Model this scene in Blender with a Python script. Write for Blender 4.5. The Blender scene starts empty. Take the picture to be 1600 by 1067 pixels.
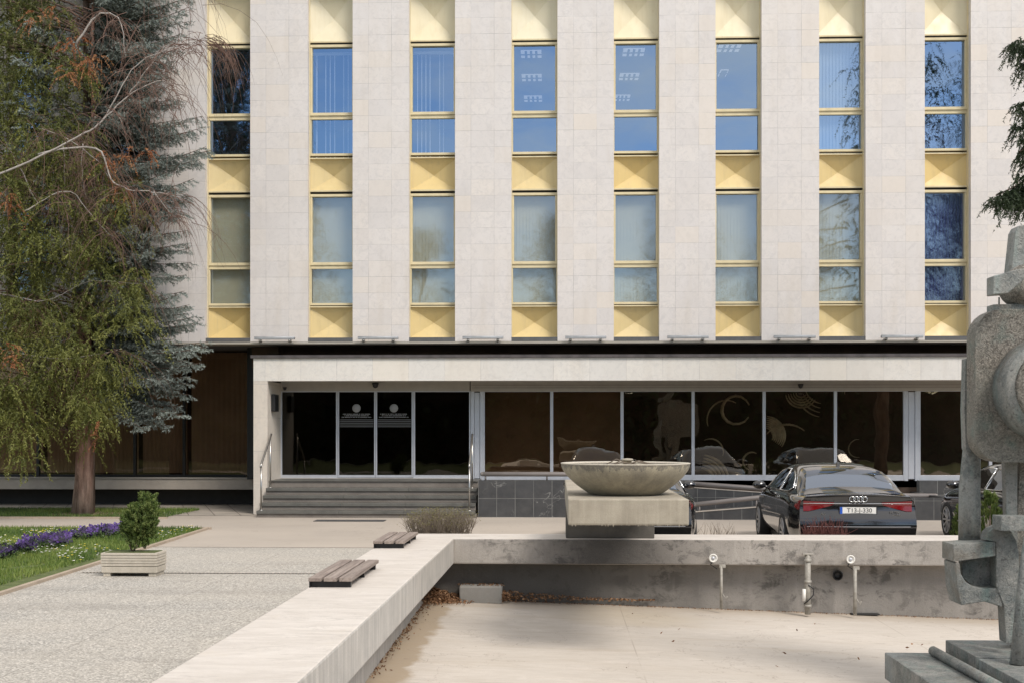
import bpy, bmesh, math, random
import numpy as np
from mathutils import Vector, Matrix, noise
R = math.radians
sc = bpy.context.scene
col = sc.collection
random.seed(7); rng = np.random.default_rng(7)

# ---------------------------------------------------------------- camera, sky, sun, exposure
F, HV, EYE = 1900.0, 672.0, 2.0           # focal length in px of a 1600 px wide frame, horizon row, eye height
YAW = math.atan(70 / F)
cd = bpy.data.cameras.new('camera'); cam = bpy.data.objects.new('camera', cd); col.objects.link(cam)
cd.sensor_width = 36; cd.lens = F * 36 / 1600; cd.shift_y = (HV - 533.5) / 1600
cd.clip_start = 0.1; cd.clip_end = 2000
cam.location = (0, 0, EYE); cam.rotation_euler = (R(90), 0, YAW); sc.camera = cam

SUN_AZ, SUN_EL = 38, 46
w = bpy.data.worlds.new('World'); sc.world = w; w.use_nodes = True
nt = w.node_tree; nt.nodes.clear()
out = nt.nodes.new('ShaderNodeOutputWorld'); bg = nt.nodes.new('ShaderNodeBackground')
sky = nt.nodes.new('ShaderNodeTexSky'); sky.sky_type = 'NISHITA'; sky.sun_disc = False
sky.sun_elevation = R(SUN_EL); sky.sun_rotation = R(180 - SUN_AZ)
sky.air_density = 1.0; sky.dust_density = 0.6; sky.ozone_density = 1.6
tc = nt.nodes.new('ShaderNodeTexCoord'); mp = nt.nodes.new('ShaderNodeMapping'); mp.inputs['Scale'].default_value = (1, 1, 3.2)
cn = nt.nodes.new('ShaderNodeTexNoise'); cn.inputs['Scale'].default_value = 3.3; cn.inputs['Detail'].default_value = 8; cn.inputs['Roughness'].default_value = .6
cr = nt.nodes.new('ShaderNodeValToRGB'); cr.color_ramp.elements[0].position = .52; cr.color_ramp.elements[1].position = .75
cr.color_ramp.elements[1].color = (.8, .8, .8, 1)
mx = nt.nodes.new('ShaderNodeMixRGB'); mx.inputs[2].default_value = (7.6, 7.2, 6.7, 1)
nt.links.new(tc.outputs['Generated'], mp.inputs['Vector']); nt.links.new(mp.outputs[0], cn.inputs['Vector'])
sx_ = nt.nodes.new('ShaderNodeSeparateXYZ'); nt.links.new(tc.outputs['Generated'], sx_.inputs[0])
hi_ = nt.nodes.new('ShaderNodeMapRange'); hi_.inputs[1].default_value = .17; hi_.inputs[2].default_value = .55; hi_.inputs[4].default_value = .26; nt.links.new(sx_.outputs[2], hi_.inputs[0])  # cloud cover thickened towards the zenith, added out of view for neutral fill
ad_ = nt.nodes.new('ShaderNodeMath'); ad_.operation = 'ADD'; nt.links.new(cn.outputs['Fac'], ad_.inputs[0]); nt.links.new(hi_.outputs[0], ad_.inputs[1])
nt.links.new(ad_.outputs[0], cr.inputs[0]); nt.links.new(cr.outputs[0], mx.inputs[0])
nt.links.new(sky.outputs[0], mx.inputs[1]); nt.links.new(mx.outputs[0], bg.inputs[0])
bg.inputs[1].default_value = 0.15
nt.links.new(bg.outputs[0], out.inputs[0])
sd = bpy.data.lights.new('sun', 'SUN'); sd.energy = 2.3; sd.angle = R(20.0); sd.color = (1.0, .935, .86)
so = bpy.data.objects.new('sun', sd); so.rotation_euler = (R(90 - SUN_EL), 0, R(SUN_AZ)); col.objects.link(so)
sc.view_settings.view_transform = 'Standard'; sc.view_settings.look = 'None'
sc.view_settings.exposure = 0.36; sc.view_settings.gamma = 1

# ---------------------------------------------------------------- helpers
CA, SA = math.cos(YAW), math.sin(YAW)
def U(u, v, Y):
    "point of the vertical plane at depth Y seen at photo pixel (u, v)"
    xc = (u - 800) / F
    k = Y / (xc * SA + CA)
    return Vector((k * (xc * CA - SA), Y, EYE + k * (HV - v) / F))
def UX(u, Y): return U(u, HV, Y).x
def UZ(v, Y, u=870): return U(u, v, Y).z
def G(u, v, z=0):
    "point of the horizontal plane at height z seen at photo pixel (u, v)"
    xc = (u - 800) / F
    k = (EYE - z) * F / (v - HV)
    return Vector((k * (xc * CA - SA), k * (xc * SA + CA), z))

def tag(o, label=None, cat=None, group=None, kind=None):
    for k, v in (('label', label), ('category', cat), ('group', group), ('kind', kind)):
        if v: o[k] = v
    return o
def empty(name, loc, label=None, cat=None, group=None, rz=0):
    o = bpy.data.objects.new(name, None); col.objects.link(o); o.location = loc; o.rotation_euler.z = rz
    o.empty_display_size = .2
    return tag(o, label, cat, group)
def link_mesh(name, me, mat, parent=None, loc=(0, 0, 0)):
    o = bpy.data.objects.new(name, me); col.objects.link(o)
    if mat: me.materials.append(mat)
    if parent: o.parent = parent
    else: o.location = loc
    return o

class MB:
    def __init__(s): s.v = []; s.f = []; s.sm = []
    def add(s, vs, fs, smooth=False):
        n = len(s.v); s.v += [tuple(p) for p in vs]; s.f += [tuple(i + n for i in f) for f in fs]; s.sm += [smooth] * len(fs); return s
    def box(s, x0, x1, y0, y1, z0, z1):
        vs = [(x, y, z) for z in (z0, z1) for y in (y0, y1) for x in (x0, x1)]
        return s.add(vs, [(0, 2, 3, 1), (4, 5, 7, 6), (0, 1, 5, 4), (2, 6, 7, 3), (0, 4, 6, 2), (1, 3, 7, 5)])
    def bar(s, p, q, w, h, up=(0, 0, 1)):
        p, q = Vector(p), Vector(q); d = (q - p).normalized(); a = d.cross(Vector(up)).normalized() * w / 2; b = a.cross(d).normalized() * h / 2
        vs = [e + i * a + j * b for e in (p, q) for i, j in ((-1, -1), (1, -1), (1, 1), (-1, 1))]
        return s.add(vs, [(0, 1, 2, 3), (7, 6, 5, 4), (0, 4, 5, 1), (1, 5, 6, 2), (2, 6, 7, 3), (3, 7, 4, 0)])
    def prism(s, poly, a0, a1, axis='y'):
        "polygon (pairs) extruded between a0 and a1 along an axis"
        def P(p, a): return {'y': (p[0], a, p[1]), 'x': (a, p[0], p[1]), 'z': (p[0], p[1], a)}[axis]
        n = len(poly); vs = [P(p, a0) for p in poly] + [P(p, a1) for p in poly]
        return s.add(vs, [tuple(range(n)), tuple(range(2 * n - 1, n - 1, -1))] + [(i, i + n, (i + 1) % n + n, (i + 1) % n) for i in range(n)])
    def tube(s, path, r, n=8, cap=True):
        path = [Vector(p) for p in path]; m = len(path); rs = r if isinstance(r, (list, tuple)) else [r] * m
        vs = []; up = None
        for i, p in enumerate(path):
            d = (path[min(i + 1, m - 1)] - path[max(i - 1, 0)]).normalized()
            if up is None: up = d.orthogonal().normalized()
            up = (up - d * up.dot(d)); up = up.normalized() if up.length > 1e-6 else d.orthogonal().normalized()
            b = d.cross(up)
            for k in range(n):
                t = 2 * math.pi * k / n; vs.append(p + (up * math.cos(t) + b * math.sin(t)) * rs[i])
        fs = [(i * n + k, i * n + (k + 1) % n, (i + 1) * n + (k + 1) % n, (i + 1) * n + k) for i in range(m - 1) for k in range(n)]
        if cap: fs += [tuple(range(n))[::-1], tuple((m - 1) * n + k for k in range(n))]
        return s.add(vs, fs, True)
    def lathe(s, prof, c=(0, 0, 0), n=32, axis='z', closed=False):
        vs = []
        for r, h in prof:
            for k in range(n):
                t = 2 * math.pi * k / n; a, b = r * math.cos(t), r * math.sin(t)
                p = {'z': (a, b, h), 'x': (h, a, b), 'y': (b, h, a)}[axis]
                vs.append((p[0] + c[0], p[1] + c[1], p[2] + c[2]))
        m = len(prof)
        fs = [(i * n + k, i * n + (k + 1) % n, (i + 1) % m * n + (k + 1) % n, (i + 1) % m * n + k) for i in range(m if closed else m - 1) for k in range(n)]
        return s.add(vs, fs, True)
    def disc(s, c, r, n=24, axis='y'):
        vs = []
        for k in range(n):
            t = 2 * math.pi * k / n; a, b = r * math.cos(t), r * math.sin(t)
            p = {'z': (a, b, 0), 'x': (0, a, b), 'y': (a, 0, b)}[axis]; vs.append((p[0] + c[0], p[1] + c[1], p[2] + c[2]))
        return s.add(vs, [tuple(range(n))])
    def rough(s, amt, scale=3, seed=0):
        s.v = [tuple(Vector(p) + noise.noise_vector(Vector(p) * scale + Vector((seed, seed, 0))) * amt) for p in s.v]; return s
    def build(s, name, mat, parent=None, org=(0, 0, 0), bevel=0, seg=2, sub=0, recalc=True, angle=30, weld=False):
        me = bpy.data.meshes.new(name)
        me.from_pydata([(p[0] - org[0], p[1] - org[1], p[2] - org[2]) for p in s.v], [], s.f)
        me.polygons.foreach_set('use_smooth', s.sm)
        if recalc or weld:
            bm = bmesh.new(); bm.from_mesh(me)
            if weld: bmesh.ops.remove_doubles(bm, verts=bm.verts, dist=1e-4)
            bmesh.ops.recalc_face_normals(bm, faces=bm.faces); bm.to_mesh(me); bm.free()
        o = link_mesh(name, me, mat, parent, org)
        if bevel:
            b = o.modifiers.new('bevel', 'BEVEL'); b.width = bevel; b.segments = seg; b.limit_method = 'ANGLE'; b.angle_limit = R(angle)
        if sub:
            b = o.modifiers.new('subd', 'SUBSURF'); b.levels = sub; b.render_levels = sub
        return o
def copy_tree(o, parent=None):
    c = o.copy(); col.objects.link(c)
    if parent: c.parent = parent
    for ch in [x for x in bpy.data.objects if x.parent == o]: copy_tree(ch, c)
    return c
def text_mesh(name, body, size, mat, parent, loc, rot=(R(90), 0, 0), ext=.002, align='CENTER', sx=1):
    cu = bpy.data.curves.new(name, 'FONT'); cu.body = body; cu.size = size; cu.extrude = ext; cu.align_x = align; cu.align_y = 'CENTER'
    t = bpy.data.objects.new('tmp', cu); col.objects.link(t)
    dg = bpy.context.evaluated_depsgraph_get(); me = bpy.data.meshes.new_from_object(t.evaluated_get(dg))
    bpy.data.objects.remove(t)
    me.transform(Matrix.Translation(loc) @ Matrix.Rotation(rot[2], 4, 'Z') @ Matrix.Rotation(rot[0], 4, 'X') @ Matrix.Diagonal((sx, 1, 1, 1)))
    me.materials.clear()
    return link_mesh(name, me, mat, parent)

# ---------------------------------------------------------------- materials
class NT:
    def __init__(s, name):
        s.m = bpy.data.materials.new(name); s.m.use_nodes = True; s.t = s.m.node_tree; s.b = s.t.nodes['Principled BSDF']
        s.o = s.t.nodes['Material Output']
        s.tc = s.t.nodes.new('ShaderNodeTexCoord'); s.P = s.tc.outputs['Object']
    def n(s, typ, **k):
        nd = s.t.nodes.new('ShaderNode' + typ)
        for a, b in k.items(): setattr(nd, a, b)
        return nd
    def l(s, a, b): s.t.links.new(a, b)
    def put(s, sock, x):
        if isinstance(x, bpy.types.NodeSocket): s.l(x, sock)
        elif isinstance(x, (tuple, list)) and len(x) == 3 and sock.type == 'RGBA': sock.default_value = (*x, 1)
        else: sock.default_value = x
    def noise(s, scale, detail=4, rough=.55, vec=None, st=(1, 1, 1), dist=0):
        mp = s.n('Mapping'); mp.inputs['Scale'].default_value = st; s.l(vec or s.P, mp.inputs['Vector'])
        nd = s.n('TexNoise'); nd.inputs['Scale'].default_value = scale; nd.inputs['Detail'].default_value = detail
        nd.inputs['Roughness'].default_value = rough; nd.inputs['Distortion'].default_value = dist; s.l(mp.outputs[0], nd.inputs['Vector']); return nd.outputs['Fac']
    def ramp(s, x, a, b, lo=0, hi=1):
        nd = s.n('MapRange'); s.put(nd.inputs[0], x); nd.inputs[1].default_value = a; nd.inputs[2].default_value = b
        nd.inputs[3].default_value = lo; nd.inputs[4].default_value = hi; return nd.outputs[0]
    def mix(s, fac, a, b, mode='MIX'):
        nd = s.n('MixRGB', blend_type=mode); s.put(nd.inputs[0], fac); s.put(nd.inputs[1], a); s.put(nd.inputs[2], b); return nd.outputs[0]
    def math(s, op, a, b=0, c=0):
        nd = s.n('Math', operation=op); s.put(nd.inputs[0], a); s.put(nd.inputs[1], b)
        if op in ('COMPARE', 'MULTIPLY_ADD'): s.put(nd.inputs[2], c)
        return nd.outputs[0]
    def xyz(s, vec=None):
        nd = s.n('SeparateXYZ'); s.l(vec or s.P, nd.inputs[0]); return nd.outputs
    def bump(s, h, strength=.3, dist=.01):
        nd = s.n('Bump'); s.put(nd.inputs['Height'], h); nd.inputs['Strength'].default_value = strength; nd.inputs['Distance'].default_value = dist
        s.l(nd.outputs[0], s.b.inputs['Normal']); return nd.outputs[0]
    def set(s, **k):
        names = dict(color='Base Color', rough='Roughness', metal='Metallic', coat='Coat Weight', coatr='Coat Roughness', ior='IOR', spec='Specular IOR Level', trans='Transmission Weight', ec='Emission Color', es='Emission Strength', sss='Subsurface Weight')
        for a, b in k.items(): s.put(s.b.inputs[names[a]], b)
        return s

def simple(name, c, rough=.6, metal=0, var=.12, scale=6, bump=0, bscale=60, c2=None, **k):
    m = NT(name); f = m.ramp(m.noise(scale, 5), .3, .7)
    a = tuple(x * (1 - var) for x in c); b = c2 or tuple(min(1, x * (1 + var)) for x in c)
    m.set(color=m.mix(f, a, b), rough=rough, metal=metal, **k)
    if bump: m.bump(m.noise(bscale, 3), bump, .01)
    return m.m

def tile_layers(m, joints_x, row, obj_rand=True, off=0, jw=.006):
    x, y, z = m.xyz()[:3]
    ids = None; mj = None
    for j in joints_x:
        g = m.math('GREATER_THAN', x, j); ids = g if ids is None else m.math('ADD', ids, g)
        d = m.math('LESS_THAN', m.math('ABSOLUTE', m.math('SUBTRACT', x, j)), jw / 2); mj = d if mj is None else m.math('MAXIMUM', mj, d)
    zr = m.math('DIVIDE', m.math('ADD', z, off), row); fl = m.math('FLOOR', zr); fr = m.math('SUBTRACT', zr, fl)
    dz = m.math('LESS_THAN', fr, jw / row)
    mj = m.math('MAXIMUM', mj, dz)
    cmb = m.n('CombineXYZ'); m.l(ids, cmb.inputs[0]); m.l(fl, cmb.inputs[1])
    if obj_rand:
        oi = m.n('ObjectInfo'); m.l(m.math('MULTIPLY', oi.outputs['Random'], 91.7), cmb.inputs[2])
    wn = m.n('TexWhiteNoise', noise_dimensions='3D'); m.l(cmb.outputs[0], wn.inputs[0])
    return mj, wn, cmb

def marble(name, joints, row, base=(.675, .622, .575), off=0, jw=.009):
    m = NT(name); mj, wn, cmb = tile_layers(m, joints, row, off=off, jw=jw)
    av = m.n('VectorMath', operation='MULTIPLY_ADD'); m.l(wn.outputs['Color'], av.inputs[0]); av.inputs[1].default_value = (9, 9, 9); m.l(m.P, av.inputs[2])
    v1 = m.noise(2.2, 6, .62, av.outputs[0], (1, 1, 1.6), 1.2)
    vein = m.ramp(m.math('ABSOLUTE', m.math('SUBTRACT', v1, .5)), 0, .03, 1, 0)
    v2 = m.ramp(m.noise(5, 6, .6, av.outputs[0], dist=.6), .35, .7)
    c = m.mix(v2, base, tuple(x * f for x, f in zip(base, (.93, .945, .965))))
    c = m.mix(m.math('MULTIPLY', vein, .42), c, (.46, .43, .41))
    c = m.mix(m.ramp(wn.outputs['Value'], 0, 1, 0, .95), c, tuple(x * f for x, f in zip(base, (.85, .865, .90))))
    c = m.mix(m.ramp(m.noise(.45, 5, .6), .35, .65, 0, .8), c, tuple(x * f for x, f in zip(base, (.97, 1.0, 1.05)))); c = m.mix(m.ramp(m.noise(6, 7, .74, av.outputs[0], dist=1.2), .48, .64, 0, .6), c, tuple(x * f for x, f in zip(base, (.78, .80, .84))))
    warm = m.ramp(wn.outputs['Color'], .6, 1, 0, .6)
    c = m.mix(warm, c, tuple(x * f for x, f in zip(base, (1.03, .985, .90))))
    st = m.ramp(m.noise(2.4, 6, .65, None, (1, 1, .16)), .5, .8, 0, .38)
    c = m.mix(st, c, (.50, .44, .37))
    c = m.mix(m.math('MULTIPLY', mj, m.ramp(m.noise(1.7, 4, .7), .38, .66, .12, .9)), c, (.33, .31, .30))
    m.set(color=c, rough=m.ramp(v2, 0, 1, .45, .6)); m.bump(m.math('SUBTRACT', 1, mj), .4, .004)
    return m.m

def concrete(name, base=(.44, .40, .34), stain=(.16, .14, .12), amt=.6, streak=0, scale=2.0, speck=.4, rough=.85):
    m = NT(name)
    big = m.ramp(m.noise(scale, 7, .65), .42, .72); fine = m.noise(70, 3, .6)
    c = m.mix(m.math('MULTIPLY', big, amt), base, stain)
    if streak:
        s = m.ramp(m.noise(14, 5, .6, None, (1, 1, .06)), .45, .75, 0, streak)
        c = m.mix(s, c, tuple(min(1, x * 1.5) for x in base))
        s2 = m.ramp(m.noise(11, 5, .6, None, (1.3, 1.3, .05)), .5, .8, 0, streak)
        c = m.mix(s2, c, tuple(x * .55 for x in base))
    c = m.mix(m.ramp(fine, .35, .75, 0, speck), c, tuple(x * .7 for x in base))
    pit = m.ramp(m.noise(26, 2), .68, .75, 0, .35); c = m.mix(pit, c, stain)
    m.set(color=c, rough=rough); m.bump(m.math('ADD', fine, m.noise(9, 5)), .35, .006)
    return m.m

def glass(name, tint=(.55, .7, .9), refl=.4, through=(1, 1, 1), wav=.0, wsc=1.5, rough=0.0):
    m = NT(name); t = m.t; t.nodes.remove(m.b)
    gl = m.n('BsdfGlossy'); gl.inputs['Color'].default_value = (*tint, 1); gl.inputs['Roughness'].default_value = rough
    tr = m.n('BsdfTransparent'); tr.inputs['Color'].default_value = (*through, 1)
    fr = m.n('Fresnel'); ge = m.n('NewGeometry'); m.l(m.ramp(ge.outputs['Backfacing'], 0, 1, 1.5, 1 / 1.5), fr.inputs['IOR'])
    fac = m.ramp(fr.outputs[0], .04, 1, refl, 1)
    mx = m.n('MixShader'); m.l(fac, mx.inputs[0]); m.l(tr.outputs[0], mx.inputs[1]); m.l(gl.outputs[0], mx.inputs[2]); m.l(mx.outputs[0], m.o.inputs[0])
    if wav:
        bp = m.n('Bump'); bp.inputs['Strength'].default_value = 1; bp.inputs['Distance'].default_value = wav
        m.l(m.noise(wsc, 1.5, .4), bp.inputs['Height']); m.l(bp.outputs[0], gl.inputs['Normal'])
    return m.m

def leafmat(name, cols, rough=.6, tr=.25):
    m = NT(name); at = m.n('Attribute', attribute_name='tint')
    rp = m.n('ValToRGB'); e = rp.color_ramp.elements
    e[0].position = 0; e[0].color = (*cols[0], 1); e[1].position = 1; e[1].color = (*cols[-1], 1)
    for i, c in enumerate(cols[1:-1]):
        x = e.new((i + 1) / (len(cols) - 1)); x.color = (*c, 1)
    m.l(at.outputs['Fac'], rp.inputs[0]); m.set(color=rp.outputs[0], rough=rough)
    if tr:
        tl = m.n('BsdfTranslucent'); m.l(rp.outputs[0], tl.inputs[0]); mx = m.n('MixShader'); mx.inputs[0].default_value = tr
        m.l(m.b.outputs[0], mx.inputs[1]); m.l(tl.outputs[0], mx.inputs[2]); m.l(mx.outputs[0], m.o.inputs[0])
    return m.m

M = {}
M['marble'] = marble('marble_pillar', (.385, .945), .39)
M['marble_porch'] = marble('marble_porch', tuple(.28 + .86 * i for i in range(30)), .62, base=(.70, .655, .585), off=.02)
M['marble_side'] = marble('marble_jamb', (99,), .8, base=(.66, .585, .49), off=.1)
def panel_paint(name, a, b, dirt):
    m = NT(name); oi = m.n('ObjectInfo'); c = m.mix(oi.outputs['Random'], a, b)
    c = m.mix(m.ramp(m.noise(2.2, 6, .6), .4, .75, 0, .35), c, tuple(x * .86 for x in a)); s = m.ramp(m.noise(9, 5, .6, None, (1, 1, .12)), .5, .8, 0, .4); c = m.mix(s, c, dirt)
    c = m.mix(m.ramp(m.noise(3, 4), .66, .72, 0, .3), c, dirt)
    m.set(color=c, rough=m.ramp(m.noise(5, 3), .3, .7, .35, .55)); m.bump(m.noise(2.2, 2, .4), .5, .03); return m.m
M['yellow'] = panel_paint('yellow_panel', (.64, .48, .20), (.62, .51, .28), (.42, .33, .19))
M['cream'] = panel_paint('cream_panel', (.74, .65, .44), (.71, .66, .51), (.58, .47, .27))
M['yframe'] = simple('yellow_frame', (.64, .55, .35), .4, var=.08)
M['darkgap'] = simple('dark_rubber', (.03, .027, .022), .6)
M['alu'] = simple('aluminium', (.50, .51, .54), .35, metal=.25, var=.05)
M['alu_warm'] = simple('aluminium_header', (.40, .37, .33), .5, var=.06)
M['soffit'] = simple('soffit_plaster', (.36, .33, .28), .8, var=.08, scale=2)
M['black'] = simple('black_metal', (.012, .012, .013), .4, var=.1)
M['interior'] = simple('dark_interior', (.075, .048, .032), .8, var=.4, scale=.9)
M['ceiling'] = simple('office_ceiling', (.10, .10, .10), .8)
M['steel'] = simple('stainless_steel', (.42, .40, .37), .3, metal=.9, var=.08)
M['pipe'] = simple('brown_pipe', (.23, .205, .19), .45, metal=.2, var=.08, scale=3)
M['white'] = simple('white_plastic', (.75, .73, .68), .4, var=.04)
M['step'] = concrete('dark_stone_tread', (.125, .12, .105), (.05, .05, .045), .7, scale=3, rough=.5)
M['riser'] = concrete('brown_stone_riser', (.20, .175, .15), (.10, .08, .07), .6, scale=2)
M['concrete_w'] = concrete('sill_concrete', (.46, .41, .35), (.25, .22, .19), .5)
m = NT('coping_top_stone')
g1 = m.noise(1.6, 8, .72, None, (.8, 2.4, 1), .8); g2 = m.noise(5, 7, .7, None, (.5, 2.6, 1), .6)
c = m.mix(m.ramp(g1, .38, .66), (.60, .555, .505), (.50, .455, .405)); c = m.mix(m.ramp(g2, .52, .68, 0, .45), c, (.40, .365, .325)); c = m.mix(m.ramp(m.noise(2.3, 4), .6, .8, 0, .4), c, (.56, .49, .39))
vn = m.ramp(m.math('ABSOLUTE', m.math('SUBTRACT', m.noise(1.1, 6, .65, None, (.5, 2.0, 1), 1.4), .5)), 0, .012, .45, 0); c = m.mix(vn, c, (.33, .30, .27)); c = m.mix(m.ramp(m.noise(60, 3, .7), .55, .75, 0, .4), c, (.40, .36, .32))
m.set(color=c, rough=.75); m.bump(m.math('ADD', m.noise(40, 4, .7), g2), .45, .008); M['coping'] = m.m
def stained_shaded(name, base, dark, cx, wx, amt, sc, zdrip):
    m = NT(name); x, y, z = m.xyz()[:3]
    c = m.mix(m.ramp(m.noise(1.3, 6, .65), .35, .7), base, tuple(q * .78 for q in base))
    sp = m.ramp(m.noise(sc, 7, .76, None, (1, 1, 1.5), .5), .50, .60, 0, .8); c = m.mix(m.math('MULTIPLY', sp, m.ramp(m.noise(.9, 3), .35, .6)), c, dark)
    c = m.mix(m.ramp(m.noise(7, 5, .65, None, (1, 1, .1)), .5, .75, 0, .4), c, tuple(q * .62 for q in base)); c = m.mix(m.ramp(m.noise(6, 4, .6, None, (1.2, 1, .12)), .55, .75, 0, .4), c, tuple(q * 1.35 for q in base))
    dx = m.math('DIVIDE', m.math('ABSOLUTE', m.math('SUBTRACT', m.math('ADD', x, m.math('MULTIPLY', m.noise(2.6, 6, .7), .9)), cx + .45)), wx)  # dark zone around cx: stain and the slab's shade, both put into colour
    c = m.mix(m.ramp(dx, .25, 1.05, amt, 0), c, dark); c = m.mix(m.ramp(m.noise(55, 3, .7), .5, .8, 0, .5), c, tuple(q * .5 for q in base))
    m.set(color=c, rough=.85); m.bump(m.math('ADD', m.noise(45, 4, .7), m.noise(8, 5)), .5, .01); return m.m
M['copside'] = stained_shaded('coping_side_stone', (.37, .34, .305), (.065, .06, .055), .8, 1.35, .92, 4.5, 0)
M['copleft'] = concrete('coping_streaked_stone', (.46, .43, .39), (.25, .24, .225), .7, streak=.6, scale=2, speck=.4)
M['lowwall'] = stained_shaded('basin_wall_concrete', (.29, .27, .245), (.075, .07, .062), -.3, 2.6, .85, 2.6, 0)
M['soot_shade'] = concrete('soot_shade_concrete', (.12, .11, .095), (.04, .037, .033), .8, scale=3)  # soot and the shade beneath the slab, both put into its colour
M['bowl'] = concrete('bowl_concrete', (.36, .32, .235), (.15, .13, .11), .7, streak=.35, scale=3)
M['slab'] = concrete('slab_concrete', (.37, .33, .26), (.19, .16, .12), .7, streak=.35, scale=3)
M['greyblock'] = concrete('grey_block', (.25, .24, .22), (.12, .11, .10), .5)
M['planter'] = concrete('planter_concrete', (.50, .45, .37), (.24, .22, .17), .5, streak=.3, scale=4)
M['bark'] = None

# ================================================================ THE SETTING
def poly_sheet(name, polys, z, mat, kind='structure'):
    m = MB()
    for p in polys: m.add([(a[0], a[1], z) for a in p], [tuple(range(len(p)))])
    o = m.build(name, mat, recalc=False)
    for pg in o.data.polygons:
        if pg.normal.z < 0: pg.flip()
    return tag(o, kind=kind)

# basin plan (outer and inner edge of the coping, z = 0.45)
ZC = .45
oA, oB = G(231.3, 1067, ZC), G(560, 869.5, ZC)
iA, iB = G(465.6, 1065, ZC), G(709, 840.6, ZC)
def along(a, b, Y): t = (Y - a.y) / (b.y - a.y); return a.x + (b.x - a.x) * t
YF0, YF1 = iB.y, iB.y + .85          # rear coping front / back edge
YN0, YN1 = 3.2, 4.0                  # near coping
XR0, XR1 = 11.5, 12.3
def oX(Y): return along(oA, oB, Y)
def iX(Y): return along(iA, iB, Y)

# asphalt ground with a hole for the basin
m = NT('beige_asphalt')
f1 = m.noise(120, 3, .7); f2 = m.ramp(m.noise(.35, 5, .6), .35, .7)
c = m.mix(f2, (.44, .385, .325), (.375, .33, .28)); c = m.mix(m.ramp(f1, .35, .7, 0, .35), c, (.30, .26, .22))
c = m.mix(m.ramp(m.noise(1.2, 6, .7, None, (.35, 1, 1)), .55, .8, 0, .35), c, (.31, .26, .21))
crk = m.ramp(m.math('ABSOLUTE', m.math('SUBTRACT', m.noise(.5, 4, .6), .5)), 0, .0035, .3, 0); c = m.mix(crk, c, (.16, .13, .11))
m.set(color=c, rough=.9); m.bump(f1, .25, .004); M['asphalt'] = m.m
hx0, hx1, hy0, hy1 = oX(11) + .25, XR1 - .2, YN0 + .2, YF1 - .2
B = 320
poly_sheet('ground', [[(-B, -B), (B, -B), (B, hy0), (-B, hy0)], [(-B, hy1), (B, hy1), (B, B), (-B, B)],
                      [(-B, hy0), (hx0, hy0), (hx0, hy1), (-B, hy1)], [(hx1, hy0), (B, hy0), (B, hy1), (hx1, hy1)]], 0, M['asphalt'])

# exposed aggregate paving, left of the basin
m = NT('washed_aggregate')
vo = m.n('TexVoronoi'); vo.inputs['Scale'].default_value = 64; m.l(m.P, vo.inputs['Vector'])
sp = m.xyz(vo.outputs['Color'])[0]
big = m.ramp(m.noise(.6, 5, .6), .35, .7)
c = m.mix(m.ramp(sp, 0, 1), (.20, .19, .17), (.50, .47, .42)); c = m.mix(m.ramp(sp, .75, .95, 0, .6), c, (.66, .62, .56))
c = m.mix(m.math('MULTIPLY', big, .3), c, (.50, .445, .37))
st = m.ramp(m.noise(.9, 6, .65, None, (.25, 1, 1)), .54, .7, 0, .45); c = m.mix(st, c, (.20, .185, .165))
x, y, z = m.xyz()[:3]
def line(co, per, w):
    q = m.math('DIVIDE', co, per); return m.math('LESS_THAN', m.math('SUBTRACT', q, m.math('FLOOR', q)), w / per)
jl = m.math('MAXIMUM', line(x, 1.5, .012), line(y, 1.5, .014)); c = m.mix(m.math('MULTIPLY', jl, .45), c, (.13, .12, .10))
c = m.mix(m.ramp(y, 17.0, 21, 0, .25), c, (.46, .42, .36))
m.set(color=c, rough=.9)
m.bump(m.ramp(vo.outputs['Distance'], 0, .6, 1, 0), .5, .006); M['gravel'] = m.m
yG = G(400, 855).y
poly_sheet('plaza_paving', [[(-40, -20), (oX(0) + .1, -20), (oX(4) + .1, 4), (oX(yG) + .1, yG), (-40, yG)]], .004, M['gravel'])
poly_sheet('paving_joint', [[(-9, yG - .02), (oX(yG), yG - .02), (oX(yG), yG + .03), (-9, yG + .03)]], .008, simple('joint_dark', (.16, .14, .12), .9, var=.4, scale=8))
# sidewalk slabs under the left wing
m = NT('grey_slabs'); x, y, z = m.xyz()[:3]
def line2(co, per, w):
    q = m.math('DIVIDE', co, per); return m.math('LESS_THAN', m.math('SUBTRACT', q, m.math('FLOOR', q)), w / per)
jl = m.math('MAXIMUM', line2(m.math('ADD', x, m.math('MULTIPLY', y, .35)), .62, .03), line2(y, 1.2, .03))
c = m.mix(m.ramp(m.noise(2.5, 6), .35, .7), (.42, .37, .31), (.27, .245, .21)); c = m.mix(m.math('MULTIPLY', jl, .7), c, (.10, .085, .07))
m.set(color=c, rough=.85); m.bump(m.noise(40, 3), .2); M['slabs'] = m.m
poly_sheet('sidewalk', [[(-40, 28.3), (-7.22, 28.3), (-7.22, 33), (-40, 33)]], .006, M['slabs'])
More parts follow.
